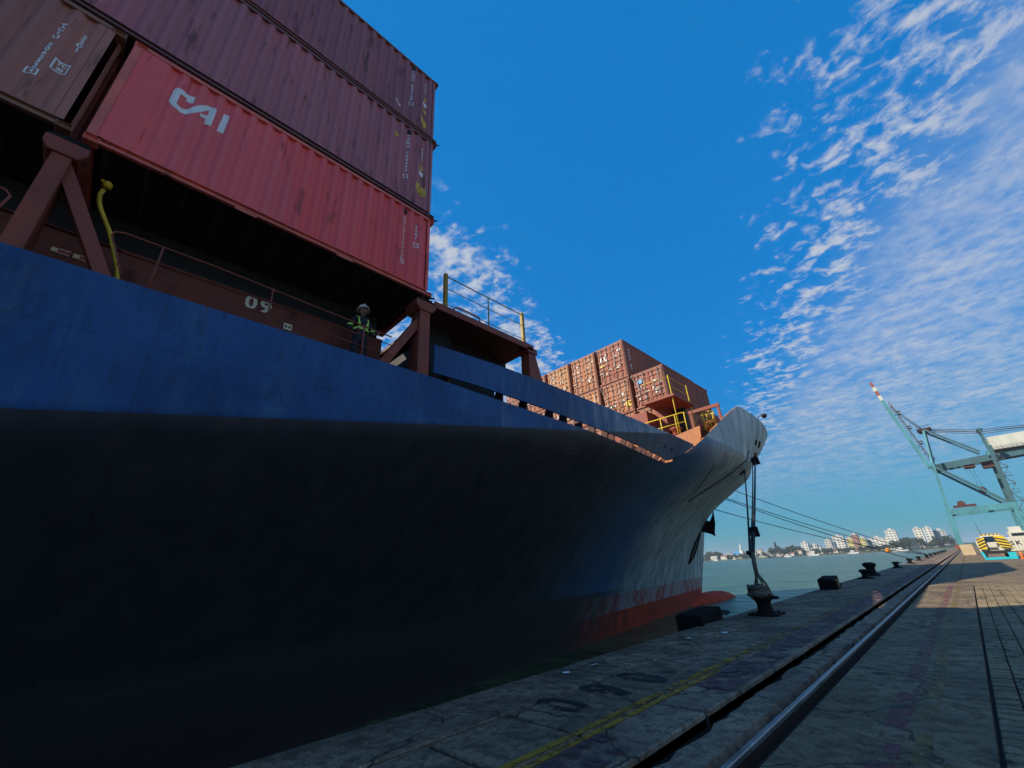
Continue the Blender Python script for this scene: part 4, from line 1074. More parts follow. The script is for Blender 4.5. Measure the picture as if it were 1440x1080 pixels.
def person():
    t = thing('person', (-7.75, 3.22, 5.31), 'person in white helmet and dark clothes with lime reflective bands behind the deck railing', 'person')
    # facing the quay (+x); local coordinates: x forward, y to the person's left, z up
    V = [(0, 0, 0.95), (0, 0, 1.12), (0, 0, 1.30), (0.0, 0, 1.44), (0.01, 0, 1.55),
         (0, 0.10, 0.90), (0.02, 0.11, 0.50), (-0.01, 0.11, 0.10), (0.12, 0.12, 0.04),
         (0, -0.10, 0.90), (0.03, -0.11, 0.50), (0.0, -0.11, 0.10), (0.13, -0.12, 0.04),
         (0, 0.19, 1.40), (0.03, 0.27, 1.14), (0.22, 0.24, 1.00), (0.29, 0.22, 1.00),
         (0, -0.19, 1.40), (0.02, -0.27, 1.14), (0.20, -0.22, 0.98), (0.27, -0.20, 0.98)]
    E_ = [(0, 1), (1, 2), (2, 3), (3, 4), (0, 5), (5, 6), (6, 7), (7, 8), (0, 9), (9, 10), (10, 11), (11, 12), (3, 13), (13, 14), (14, 15), (15, 16), (3, 17), (17, 18), (18, 19), (19, 20)]
    rad = [(0.15, 0.12), (0.14, 0.11), (0.17, 0.12), (0.13, 0.10), 0.055, 0.09, 0.065, 0.05, 0.045, 0.09, 0.065, 0.05, 0.045, 0.065, 0.05, 0.038, 0.03, 0.065, 0.05, 0.038, 0.03]
    body = obj('body', skin_mesh(V, E_, rad), mat('dark work clothes', (0.018, 0.022, 0.035), 0.85, 0.3, 6), t, True)
    skin = mat('skin', (0.32, 0.17, 0.11), 0.55, 0.08, 10)
    for s in (1, -1):       # hands closed on the rail: palm, four fingers and thumb
        px, py, pz = (0.29, 0.22, 1.00) if s > 0 else (0.27, -0.20, 0.98)
        hv = [(px, py, pz), (px + 0.07, py, pz + 0.005)]; he = [(0, 1)]; hr = [(0.032, 0.02), (0.050, 0.018)]
        for i in range(4):
            b = len(hv); oy = (-0.03 + 0.02 * i); ln = (0.030, 0.050, 0.034, 0.026)[i]
            hv += [(px + 0.095, py + oy, pz + 0.004), (px + 0.095 + ln, py + oy, pz - 0.008), (px + 0.098 + ln, py + oy, pz - 0.04)]; he += [(1, b), (b, b + 1), (b + 1, b + 2)]; hr += [0.010, 0.009, 0.008]
        b = len(hv); hv += [(px + 0.03, py - 0.045 * s, pz - 0.005), (px + 0.065, py - 0.055 * s, pz - 0.03)]; he += [(0, b), (b, b + 1)]; hr += [0.011, 0.009]
        obj('hand', skin_mesh(hv, he, hr, 0, 1), skin, body, True)
    k = MB(); bmesh.ops.create_uvsphere(k.bm, u_segments=18, v_segments=14, radius=1.0)
    for v in k.bm.verts:
        x, y, z = v.co
        w = 1 - 0.22 * max(0, -z)
        v.co = (0.02 + 0.098 * x * w + (0.012 if x > 0.7 and abs(z) < .3 else 0), 0.078 * y * w, 1.66 + 0.122 * z)
        if x > 0.93 and abs(y) < 0.25 and -0.35 < z < 0.15: v.co.x += 0.022
    for f in k.bm.faces: f.smooth = True
    hd = obj('head', k.mesh('head'), skin, body, True)
    k = MB()
    for s in (1, -1):
        k.lathe((0.112, 0.032 * s, 1.675), [(0.004, -0.004), (0.010, 0), (0.004, 0.004)], 8, 'x'); k.box(0.0, 0.035, 0.076 * s - 0.008, 0.076 * s + 0.008, 1.63, 1.69)
    k.box(0.100, 0.112, -0.025, 0.025, 1.597, 1.604)
    obj('facial_features', k.mesh('facial_features'), mat('dark facial features', (0.06, 0.035, 0.025), 0.6), hd, True)
    k = MB(); k.lathe((0.01, 0, 1.70), [(0.150, 0), (0.148, 0.012), (0.118, 0.018), (0.112, 0.07), (0.085, 0.115), (0.04, 0.138), (0.008, 0.142)], 20); k.box(0.11, 0.19, -0.06, 0.06, 1.70, 1.712)
    k.box(-0.08, 0.09, -0.010, 0.010, 1.825, 1.85)
    obj('helmet', k.mesh('helmet'), mat('white helmet shell', (0.72, 0.68, 0.70), 0.35, 0.04), t, True)
    lime = mat('lime reflective band', (0.45, 0.75, 0.10), 0.4, 0.15, 20)

    def band(z0, z1, rx, ry, nm='reflective_band', cx=0.0, cy=0.0):
        k = MB(); n = 24; A = []
        for z in (z0, z1): A.append([k.bm.verts.new((cx + rx * math.cos(2 * math.pi * i / n), cy + ry * math.sin(2 * math.pi * i / n), z)) for i in range(n)])
        for i in range(n): f = k.bm.faces.new((A[0][i], A[0][(i + 1) % n], A[1][(i + 1) % n], A[1][i])); f.smooth = True
        obj(nm, k.mesh(nm), lime, t, True)
    band(1.135, 1.19, 0.150, 0.180); band(1.47, 1.505, 0.075, 0.085)
    for s in (1, -1):
        k = MB(); k.bar((0.135, 0.09 * s, 1.20), (0.10, 0.10 * s, 1.44), 0.045, 0.012, (1, 0, 0)); k.bar((0.10, 0.10 * s, 1.44), (0.0, 0.11 * s, 1.525), 0.045, 0.012, (1, 0, 0)); obj('reflective_band', k.mesh('reflective_band'), lime, t, True)
        band(1.20, 1.24, 0.062, 0.062, cx=0.025, cy=0.255 * s)
    return t


person()

# ------------------------------------------------------------------ bollards, fender, mooring lines


def bollard(x, y, s, label, dull=M_IRON):
    t = thing('bollard', (x, y, 0.0), label, 'bollard', 'mooring bollards along the quay edge')
    k = MB(); k.box(-0.48 * s, 0.48 * s, -0.48 * s, 0.48 * s, -0.02, 0.07 * s); obj('base_plate', k.mesh('base_plate', 0.015), dull, t, True)
    k = MB(); k.lathe((0, 0, 0.07 * s), [(0.30 * s, 0), (0.25 * s, 0.06 * s), (0.22 * s, 0.25 * s), (0.25 * s, 0.36 * s), (0.34 * s, 0.44 * s), (0.35 * s, 0.50 * s), (0.28 * s, 0.57 * s), (0.1 * s, 0.60 * s)], 20); obj('post', k.mesh('post'), dull, t, True)
    k = MB(); k.hexa([(0.1 * s, -0.16 * s, 0.46 * s), (0.52 * s, -0.12 * s, 0.50 * s), (0.52 * s, 0.12 * s, 0.50 * s), (0.1 * s, 0.16 * s, 0.46 * s), (0.1 * s, -0.16 * s, 0.62 * s), (0.52 * s, -0.12 * s, 0.58 * s), (0.52 * s, 0.12 * s, 0.58 * s), (0.1 * s, 0.16 * s, 0.62 * s)]); obj('horn', k.mesh('horn', 0.02), dull, t, True)
    for a in (45, 135, 225, 315):
        k = MB(); k.lathe((0.38 * s * math.cos(R(a)) * 1.2, 0.38 * s * math.sin(R(a)) * 1.2, 0.07 * s), [(0.04 * s, 0), (0.04 * s, 0.03 * s), (0.02 * s, 0.04 * s)], 6); obj('bolt', k.mesh('bolt'), dull, t, True)
    return t


bollard(-4.55, 14.25, 0.80, 'black iron bollard with rope eyes heaped over its head')
bollard(-4.72, 33.2, 0.75, 'black bollard beside a second leaning black block at the quay edge')
bollard(-4.72, 49.5, 0.75, 'black bollard at the edge of the sunlit part of the quay')
for y in (62, 74, 100, 113, 126, 140, 155, 170):
    bollard(-4.72, y, 0.75, 'small dark bollard in the row along the distant sunlit quay edge')
bollard(-4.62, 87.5, 0.75, 'distant bollard where the long bow lines are made fast')


def fender(y0, y1, x0, x1, z1, label, stripes=False):
    t = thing('quay_fender', ((x0 + x1) / 2, y0, 0), label, 'fender')
    k = MB(); k.hexa([(x0, y0, -1.2), (x1, y0, -1.2), (x1, y1, -1.2), (x0, y1, -1.2), (x0, y0, z1 * 0.8), (x1, y0, z1 * 0.8), (x1, y1, z1), (x0, y1, z1)]); k.build('rubber_block', M_RUBBER, t, 0.03)
    k = MB(); k.box(x0 + 0.05, x1 + 0.12, y0 - 0.14, y0 - 0.03, -0.3, z1 * 0.72); k.build('end_plate', M_RUBBER, t)
    for i in range(5):
        pts = [(x1 - 0.1 + 0.05 * math.cos(a * math.pi / 4), y1 + 0.16 + i * 0.13 + 0.08 * math.sin(a * math.pi / 4), 0.14 - i * 0.015 + (0.05 * math.sin(a * math.pi / 4) if i % 2 else 0)) for a in range(9)]
        MB().tube(pts, 0.017, 6, False).build('chain_link', M_IRON, t)
    if stripes:
        for i in range(4): MB().hexa([(x1 + 0.003, y0 + 0.1 + 0.28 * i, 0.05), (x1 + 0.012, y0 + 0.1 + 0.28 * i, 0.05), (x1 + 0.012, y0 + 0.22 + 0.28 * i, 0.05), (x1 + 0.003, y0 + 0.22 + 0.28 * i, 0.05),
                                      (x1 + 0.003, y0 + 0.2 + 0.28 * i, z1 * 0.75), (x1 + 0.012, y0 + 0.2 + 0.28 * i, z1 * 0.75), (x1 + 0.012, y0 + 0.32 + 0.28 * i, z1 * 0.75), (x1 + 0.003, y0 + 0.32 + 0.28 * i, z1 * 0.75)]).build('warning_stripe', M_OLIVE, t)


fender(11.6, 13.1, -5.90, -5.30, 0.30, 'long black rubber fender standing at the quay edge below the bow')
fender(24.2, 25.4, -5.25, -4.65, 0.52, 'dark block with faded yellow stripes at the quay edge', True)
k = MB(); k.lathe((-4.85, 36.8, 0.0), [(0.42, 0), (0.40, 0.1), (0.26, 0.14), (0.24, 0.45), (0.36, 0.58), (0.36, 0.70), (0.2, 0.78)], 16)
tag(k.build('mooring_post', M_IRON), 'leaning black mooring post behind the twin bollard on the quay edge', 'mooring post')


def rope(pts, sag, r, m, label, group, n=22, name='mooring_line'):
    a, b = Vector(pts[0]), Vector(pts[1]); P = []
    for i in range(n + 1):
        f = i / n; p = a.lerp(b, f); p.z -= sag * 4 * f * (1 - f); P.append(p)
    return tag(MB().tube(P, r, 6).build(name, m), label, 'rope', group)


FL = Vector((SXC + hull_b(32.6, 7.95) + 0.05, 32.6, 7.95)); FL2 = Vector((SXC + hull_b(29.9, 6.6) + 0.03, 30.0, 6.6))
G_R = 'bow lines to the near bollard'
rope([FL, (-4.60, 14.55, 1.45)], 0.05, 0.045, M_ROPE_DK, 'thick dark line from the upper fairlead down to the near bollard', G_R)
rope([FL + Vector((-0.1, -0.4, -0.2)), (-4.66, 14.55, 1.50)], 0.12, 0.03, M_ROPE_DK, 'thinner dark line running beside the thick one to the near bollard', G_R)
rope([FL2, (-4.68, 14.6, 1.55)], 0.10, 0.035, M_ROPE_DK, 'dark line from the lower fairlead down to the near bollard', G_R)
# splice, eyes and heap of rope on the bollard head
k = MB(); k.tube([(-4.60, 14.62, 1.60), (-4.58, 14.45, 1.25), (-4.57, 14.38, 1.0)], 0.06, 8)
sp = tag(k.build('rope_splice', M_ROPE), 'brown spliced rope end where the bow lines join above the near bollard', 'rope', G_R)
for i, (dx, dy) in enumerate(((-0.20, 0.1), (-0.05, -0.1), (0.16, -0.05), (0.26, 0.12))):
    MB().tube([(-4.57, 14.40, 1.08), (-4.55 + dx * 0.6, 14.32 + dy * 0.5, 0.78), (-4.55 + dx, 14.25 + dy, 0.42)], 0.032, 6).build('rope_eye', M_ROPE, sp)
rr = random.Random(9)
k = MB()
for i in range(7):
    c = (-4.60 + rr.uniform(-.05, .05), 14.25 + rr.uniform(-.05, .05), 0.50 + 0.035 * i); ra = 0.27 - 0.015 * i
    k.tube([(c[0] + ra * math.cos(2 * math.pi * j / 16) + rr.uniform(-.02, .02), c[1] + ra * math.sin(2 * math.pi * j / 16), c[2] + rr.uniform(-.03, .03)) for j in range(17)], 0.050, 6, False)
k.build('rope_turns', M_ROPE, sp)


def rat_guard(p, d, s, label):
    d = Vector(d).normalized(); u = d.cross(Vector((0, 0, 1))).normalized(); w = u.cross(d)
    P = Vector(p); k = MB(); k.prism([P + (u * a + w * b) * s for a, b in ((-1, -1), (1, -1), (1, 1), (-1, 1))], d * 0.03)
    return tag(k.build('rat_guard', M_BLACKST), label, 'rat guard', 'rat guards on the bow lines')


dl = Vector((-4.60, 14.55, 1.45)) - FL
rat_guard(FL + dl * 0.87, (0.25, 1, 0.1), 0.17, 'square black rat guard on the bow lines halfway down to the near bollard')
rat_guard(FL + dl * 0.10, (0.3, 1, 0.3), 0.26, 'square black rat guard on the bow lines close under the fairlead')
k = MB(); k.tube([(-4.75, 14.75, 1.62), (-4.62, 14.62, 1.60)], 0.03, 6); k.lathe((-4.78, 14.78, 1.56), [(0.03, 0), (0.06, 0.03), (0.05, 0.1), (0.02, 0.12)], 8)
tag(k.build('rope_shackle', M_IRON), 'small dark shackle hanging at the splice of the bow lines', 'shackle')

G_L = 'long bow lines to the distant bollards'
rope([(-16.6, 46.2, 8.9), (-4.62, 87.5, 0.55)], 0.35, 0.035, M_ROPE_DK, 'uppermost of the long bow lines stretched to a distant bollard', G_L)
rope([(-16.4, 45.2, 7.6), (-4.66, 87.4, 0.50)], 0.5, 0.035, M_ROPE_DK, 'second highest of the long bow lines stretched to a distant bollard', G_L)
rope([(-16.4, 45.0, 7.5), (-4.72, 62.0, 0.5)], 0.25, 0.035, M_ROPE_DK, 'steepest of the long bow lines, crossing the others', G_L)
rope([(-16.6, 44.4, 6.1), (-4.60, 87.6, 0.50)], 0.6, 0.035, M_ROPE_DK, 'lowest of the long bow lines stretched to a distant bollard', G_L)
k = MB(); k.lathe((-7.6, 77.0, 1.30), [(0.08, -0.25), (0.25, -0.14), (0.28, 0.08), (0.15, 0.28), (0.05, 0.36)], 12)
fl_ = tag(k.build('line_float', mat('orange float', (0.70, 0.24, 0.02), 0.5, 0.2, 4)), 'bright orange float tied to the long bow lines over the water', 'float')

# ------------------------------------------------------------------ distant quay crane


def crane():
    Y = 250.0; hy = 7.5
    t = thing('quay_crane', (8, Y, 0), 'turquoise ship-to-shore gantry crane with raised boom far along the quay', 'crane')

    def P(x, y, z): return (x, Y + y, z)
    for y in (-hy, hy):
        l = MB().bar(P(-1.9, y, 1.6), P(-0.9, y, 13.4), 1.5, 1.7).build('waterside_leg', M_TEAL, t)
        MB().bar(P(-0.9, y, 13.4), P(1.1, y, 32.5), 0.8, 1.0).build('leg_upper', M_TEAL, l)
        for i in range(6): MB().box(-2.7, -2.5 + 0.1 * i * 0, Y + y - 0.9, Y + y + 0.9, 3 + 1.8 * i, 3.12 + 1.8 * i).build('ladder_rest', M_TEAL_DK, l)
        l = MB().bar(P(16.1, y, 1.6), P(16.9, y, 13.5), 1.5, 1.7).build('landside_leg', M_TEAL, t)
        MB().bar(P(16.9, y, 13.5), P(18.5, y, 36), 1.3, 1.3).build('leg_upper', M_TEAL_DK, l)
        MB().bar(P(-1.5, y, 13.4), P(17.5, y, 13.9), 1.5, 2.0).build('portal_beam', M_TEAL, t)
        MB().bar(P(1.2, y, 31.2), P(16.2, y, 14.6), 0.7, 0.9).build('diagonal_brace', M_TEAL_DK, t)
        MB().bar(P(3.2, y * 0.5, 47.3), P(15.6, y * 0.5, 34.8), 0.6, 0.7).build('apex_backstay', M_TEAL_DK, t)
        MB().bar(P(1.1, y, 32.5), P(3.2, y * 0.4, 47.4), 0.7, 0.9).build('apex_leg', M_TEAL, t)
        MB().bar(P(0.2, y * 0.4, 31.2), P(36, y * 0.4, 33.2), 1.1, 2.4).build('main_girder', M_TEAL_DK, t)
        bm_ = MB().bar(P(-0.4, y * 0.4, 32.0), P(-5.4, y * 0.4, 63.5), 1.2, 1.9).build('boom_girder', M_TEAL, t)
        MB().bar(P(-5.42, y * 0.4, 63.6), P(-5.75, y * 0.4, 66.0), 1.2, 1.9).build('boom_tip_white', M_CRWHITE, bm_)
        MB().bar(P(-5.77, y * 0.4, 66.1), P(-6.05, y * 0.4, 68.3), 1.2, 1.9).build('boom_tip_red', M_CRRED, bm_)
        MB().bar(P(-6.07, y * 0.4, 68.4), P(-6.3, y * 0.4, 70.4), 1.2, 1.7).build('boom_tip_white', M_CRWHITE, bm_)
        MB().bar(P(-6.32, y * 0.4, 70.5), P(-6.6, y * 0.4, 73), 1.0, 1.4).build('boom_tip_red', M_CRRED, bm_)
        MB().tube([P(3.0, y * 0.4, 47.6), P(-3.6, y * 0.4, 60)], 0.16, 6).build('forestay', M_GREY, t)
        MB().tube([P(3.2, y * 0.3, 47.8), P(18.6, y * 0.3, 43.2), P(36, y * 0.3, 41.5)], 0.14, 6).build('stay_rope', M_GREY, t)
        MB().tube([P(3.2, y * 0.3, 47.4), P(18.6, y * 0.3, 42.4), P(36, y * 0.3, 41.0)], 0.12, 6).build('stay_rope', M_GREY, t)
        b = MB().box(-3.4, -0.4, Y + y - 4.5 + (0.5 if y < 0 else -0.5), Y + y + 4.5 + (0.5 if y < 0 else -0.5) - (0), 0.15, 1.5).build('bogie', M_CRRED, t)
        MB().box(15.1, 17.1, Y + y - 4.2, Y + y + 4.2, 0.15, 1.5).build('bogie', M_CRRED, t)
        # boom walkway with lattice on the land side of the raised boom
        k = MB()
        for i in range(16):
            f = i / 16.0; a = (-0.4 + 2.0 - 5.0 * f, 33.5 + 29 * f); f2 = (i + 1) / 16.0; c = (-0.4 + 2.0 - 5.0 * f2, 33.5 + 29 * f2)
            k.bar(P(a[0], y * 0.4, a[1]), P(c[0], y * 0.4, c[1]), 0.18); k.bar(P(a[0] - 1.0, y * 0.4, a[1]), P(c[0], y * 0.4, c[1]), 0.16)
            if i % 4 == 1: k.box(a[0] - 0.2, a[0] + 1.2, Y + y * 0.4 - 0.7, Y + y * 0.4 + 0.7, a[1], a[1] + 0.35)
        k.build('boom_walkway', M_GREY, bm_)
    for z, x, hh in ((13.0, -1.0, 1.8), (13.4, 17.0, 1.8), (31.8, 1.0, 1.2), (33.2, 17.8, 1.6)):
        MB().box(x - 0.7, x + 0.7, Y - hy, Y + hy, z - hh / 2, z + hh / 2).build('cross_beam', M_TEAL, t)
    k = MB()
    for i in range(9): k.bar(P(-0.6 - 4.5 * i / 9, -3, 34 + 28.5 * i / 9), P(-0.6 - 4.5 * i / 9, 3, 34 + 28.5 * i / 9), 0.5)
    k.build('boom_cross_ties', M_TEAL_DK, t)
    k = MB(); k.box(1.4, 5.0, Y - 3.5, Y + 3.5, 46.9, 47.6); k.box(1.0, 5.6, Y - 3.9, Y + 3.9, 47.6, 47.75)
    for x in (1.0, 2.3, 3.6, 5.0): k.bar((x, Y - 3.8, 47.7), (x, Y - 3.8, 49.0), 0.12)
    k.bar((1.0, Y - 3.8, 48.9), (5.4, Y - 3.8, 48.9), 0.12); k.build('apex_platform', M_STEEL_DK, t)
    MB().box(19.2, 40, Y - 4.2, Y + 4.2, 34.6, 39.6).build('machinery_house', M_CRWHITE, t)
    k = MB(); k.box(-0.4 + 19.4, 40, Y - 4.9, Y + 4.9, 34.3, 34.58)
    for i in range(16): k.bar((19 + 1.3 * i, Y - 4.8, 34.6), (19 + 1.3 * i, Y - 4.8, 35.7), 0.09)
    k.bar((19, Y - 4.8, 35.7), (40, Y - 4.8, 35.7), 0.09); k.build('house_walkway', M_GREY, t)
    k = MB(); k.bar(P(18.5, -3, 36), P(18.6, -3, 43.4), 0.6); k.bar(P(18.5, 3, 36), P(18.6, 3, 43.4), 0.6); k.box(17.8, 19.4, Y - 3.4, Y + 3.4, 43.2, 43.7); k.build('back_mast', M_TEAL_DK, t)
    # zig-zag stair tower on the landside leg
    k = MB()
    for i in range(10):
        z = 3.0 + 3.0 * i; x = 16.6 + 0.055 * z
        k.box(x, x + 2.2, Y - hy - 2.2, Y - hy - 0.9, z, z + 0.12); k.bar((x + (0.1 if i % 2 else 2.0), Y - hy - 1.5, z + 0.1), (x + (2.0 if i % 2 else 0.1) + 0.15, Y - hy - 1.5, z + 3.0), 0.7, 0.15)
        for a in (0.0, 2.1): k.bar((x + a, Y - hy - 2.1, z), (x + a, Y - hy - 2.1, z + 1.2), 0.1)
        k.bar((x, Y - hy - 2.1, z + 1.15), (x + 2.2, Y - hy - 2.1, z + 1.15), 0.1)
    k.build('stair_tower', M_GREY, t)
    # trolley, hoist ropes and hook block
    k = MB(); k.box(9.5, 12.5, Y - 3, Y + 3, 29.6, 30.6); k.box(14.5, 18.0, Y - 2.0, Y + 2.0, 28.6, 31.0); k.build('trolley', M_STEEL_DK, t)
    for x in (10.6, 11.6): MB().tube([P(x, 0, 29.6), P(x + 0.2, 0, 22)], 0.05, 5).build('hoist_rope', M_GREY, t)
    k = MB(); k.lathe((11.5, Y, 20.3), [(0.3, -0.9), (1.0, -0.5), (1.1, 0.6), (0.7, 1.4), (0.2, 1.8)], 12); k.build('hook_block', M_STEEL_DK, t)
    k = MB(); k.lathe((3.6, Y - hy, 16.0), [(1.2, -0.3), (1.2, 0.3)], 20, 'y'); k.box(1.0, 7.5, Y - hy - 0.8, Y - hy + 0.6, 14.8, 15.6); k.build('cable_reel', M_STEEL_DK, t)


crane()

# ------------------------------------------------------------------ truck, steel frame, containers and cone beyond


def truck():
    Y = 66.0
    t = thing('service_truck', (1.9, Y, 0), 'white truck with yellow and black chevron panels standing on the sunny quay', 'truck')
    k = MB(); k.box(1.05, 2.75, Y, Y + 1.9, 0.75, 1.55)
    k.hexa([(1.05, Y, 1.55), (2.75, Y, 1.55), (2.75, Y + 1.9, 1.55), (1.05, Y + 1.9, 1.55), (1.18, Y + 0.35, 2.22), (2.62, Y + 0.35, 2.22), (2.62, Y + 1.8, 2.22), (1.18, Y + 1.8, 2.22)])
    k.build('cab', M_TRWHITE, t, 0.04)
    MB().hexa([(1.22, Y + 0.005, 1.60), (2.30, Y + 0.005, 1.60), (2.30, Y + 0.03, 1.60), (1.22, Y + 0.03, 1.60), (1.32, Y + 0.265, 2.13), (2.30, Y + 0.265, 2.13), (2.30, Y + 0.29, 2.13), (1.32, Y + 0.29, 2.13)]).build('windscreen', M_GLASS, t)
    g = MB().box(1.25, 2.05, Y - 0.03, Y - 0.002, 0.85, 1.10).build('grille', M_GREY, t)
    MB().box(1.0, 2.8, Y - 0.12, Y - 0.04, 0.50, 0.78).build('bumper', M_BLACK, t)
    for x in (1.12, 2.46): MB().box(x, x + 0.22, Y - 0.04, Y - 0.003, 1.26, 1.42).build('headlight', M_GLASS, t)
    MB().box(0.75, 3.0, Y + 2.0, Y + 6.5, 0.75, 1.15).build('truck_bed', M_TRWHITE, t)
    k = MB(); k.box(0.72, 0.80, Y + 2.0, Y + 6.5, 1.15, 1.75); k.box(2.95, 3.03, Y + 2.0, Y + 6.5, 1.15, 1.75); k.build('bed_side', M_TRWHITE, t)
    for x in (0.95, 2.6):
        for y in (0.75, 4.6, 5.7):
            w = MB().lathe((x, Y + y, 0.48), [(0.30, -0.13), (0.47, -0.11), (0.48, 0.11), (0.30, 0.13)], 16, 'x').build('wheel', M_TYRE, t)
            MB().lathe((x, Y + y, 0.48), [(0.12, -0.142), (0.25, -0.135), (0.25, 0.135), (0.12, 0.142)], 12, 'x').build('rim', M_GALV, w)
    for s, xa, xb, zt in ((-1, 0.72, 1.30, 2.05), (1, 2.30, 3.10, 2.15)):
        k = MB(); k.hexa([(xa, Y - 0.2, 0.95), (xb, Y - 0.2, 0.95), (xb, Y - 0.15, 0.95), (xa, Y - 0.15, 0.95), (xa + (0.1 if s < 0 else -0.25), Y - 0.05, zt), (xb + (0.1 if s < 0 else -0.35), Y - 0.05, zt), (xb + (0.1 if s < 0 else -0.35), Y, zt), (xa + (0.1 if s < 0 else -0.25), Y, zt)])
        p = k.build('chevron_panel', M_YEL, t)
        for i in range(4):
            f0 = 0.03 + 0.25 * i; f1 = f0 + 0.12; sh = 0.22 * s
            def q(fx, fz):
                xl = xa + (0.1 if s < 0 else -0.25) * fz; xr_ = xb + (0.1 if s < 0 else -0.35) * fz
                return (xl + (xr_ - xl) * min(max(fx, 0), 1), Y - 0.208 + 0.15 * fz, 0.95 + (zt - 0.95) * fz)
            MB().poly([q(0, f0), q(0, f1), q(1, min(1, f1 - sh)), q(1, max(0, f0 - sh))]).build('chevron_stripe', M_BLACK, p)
    k = MB(); k.box(1.2, 2.6, Y + 0.5, Y + 0.7, 2.23, 2.36); hb = k.build('roof_bar', M_YEL, t)
    for i in range(5): MB().hexa([(1.25 + .28 * i, Y + 0.49, 2.24), (1.35 + .28 * i, Y + 0.49, 2.24), (1.35 + .28 * i, Y + 0.498, 2.24), (1.25 + .28 * i, Y + 0.498, 2.24), (1.33 + .28 * i, Y + 0.49, 2.35), (1.43 + .28 * i, Y + 0.49, 2.35), (1.43 + .28 * i, Y + 0.498, 2.35), (1.33 + .28 * i, Y + 0.498, 2.35)]).build('roof_bar_stripe', M_BLACK, hb)
    MB().tube([(1.35, Y + 0.9, 2.22), (1.30, Y + 0.9, 3.4)], 0.025, 6).build('antenna', M_GREY, t)
    me = text_mesh('E', 0.42, 1.2, 0.02); me.transform(Matrix.Translation((2.17, Y - 0.012, 1.28)) @ Matrix.Rotation(R(90), 4, 'X')); obj('lettering', me, M_BLACK, t)


truck()
k = MB(); Yf = 63.6
k.bar((0.85, Yf, 0.12), (2.95, Yf, 0.12), 0.16, 0.22); k.bar((0.85, Yf, 0.12), (0.85, Yf + 1.7, 0.12), 0.16, 0.22); k.bar((2.95, Yf, 0.12), (2.95, Yf + 1.7, 0.12), 0.16, 0.22)
k.bar((0.85, Yf, 0.2), (0.75, Yf + 0.2, 0.75), 0.16); k.box(2.45, 2.95, Yf - 0.1, Yf + 0.3, 0.2, 0.62)
tag(k.build('steel_frame', M_CYAN, None, 0.015), 'cyan steel frame lying on the quay in front of the white truck', 'frame')
k = MB(); k.box(3.05, 3.45, 63.3, 63.7, 0.0, 0.05); k.lathe((3.25, 63.5, 0.05), [(0.15, 0), (0.05, 0.55), (0.03, 0.6)], 12)
tag(k.build('traffic_cone', M_CONE, None), 'orange traffic cone right of the cyan frame', 'cone')
t = thing('white_container', (6.4, 84, 0), 'white container with dark lettering standing behind the white truck', 'container')
MB().box(2.6, 14.8, 84, 86.4, 0.45, 2.05).build('box', M_TRWHITE, t); MB().box(2.6, 14.8, 84.1, 86.3, 0.0, 0.44).build('chassis', mat('dusty timber', (0.22, 0.15, 0.10), 0.8), t)
k = MB()
for i in range(40): k.box(2.75 + 0.3 * i, 2.87 + 0.3 * i, 83.965, 84.0, 0.55, 1.95)
k.build('wall_ribs', M_TRWHITE, t)
for ch, x in (('S', 3.98), ('K', 4.52)):
    me = text_mesh(ch, 0.62, 1.15, 0.015); me.transform(Matrix.Translation((x, 83.95, 1.35)) @ Matrix.Rotation(R(90), 4, 'X')); obj('lettering', me, M_BLACK, t)
t = thing('site_cabin', (5.6, 88, 3.1), 'grey-white cabin with stepped roof rising behind the white container', 'cabin')
MB().box(4.3, 6.6, 88, 91, 0.0, 2.75).build('wall', M_TRWHITE, t); MB().box(4.5, 5.6, 88.2, 90.5, 2.75, 3.35).build('roof', M_CRWHITE, t); MB().box(4.5, 6.4, 87.96, 88.0, 2.2, 2.55).build('window', M_GLASS, t)
k = MB(); k.box(-0.9, 0.5, 96, 99, 0, 1.5); tag(k.build('plywood_crate', mat('pale plywood', (0.45, 0.34, 0.20), 0.7, 0.15, 2), None, 0.02), 'pale wooden crate on the quay left of the white truck', 'crate')

# ------------------------------------------------------------------ far shore with the town
M_LAND = mat('shore land', (0.055, 0.075, 0.040), 0.9, 0.35, 0.05, 0.3, (0.15, 0.12, 0.08), 0.03)
M_FOL = [mat('distant foliage %d' % i, c, 0.9, 0.35, 0.25) for i, c in enumerate([(0.028, 0.050, 0.024), (0.040, 0.066, 0.030), (0.022, 0.040, 0.026)])]
M_BLD = [mat('town wall %d' % i, c, 0.8, 0.08, 0.1, 0.1, tuple(x * 0.6 for x in c), 0.2, 3) for i, c in enumerate([(0.62, 0.60, 0.55), (0.50, 0.47, 0.42), (0.66, 0.62, 0.50), (0.40, 0.40, 0.40), (0.58, 0.50, 0.18), (0.32, 0.14, 0.10), (0.05, 0.28, 0.55)])]
M_WIN = mat('far window', (0.10, 0.12, 0.14), 0.3, 0.1)
M_ROOF = mat('far roof', (0.30, 0.15, 0.10), 0.8, 0.2, 0.2)


def shore():
    k = MB(); rnd = random.Random(21); xs = [-1800 + 60 * i for i in range(36)]; pr = None
    for x in xs:
        y0 = 860 + rnd.uniform(-18, 18) + (0 if x > -420 else (-420 - x) * 0.05)
        r = [k.bm.verts.new(p) for p in ((x, y0, WATER - 0.5), (x, y0 + 3, WATER + 1.0), (x, y0 + 60, WATER + 3), (x, y0 + 500, WATER + 7))]
        if pr:
            for i in range(3): k.bm.faces.new((pr[i], r[i], r[i + 1], pr[i + 1]))
        pr = r
    struct(k.build('far_shore', M_LAND))


shore()


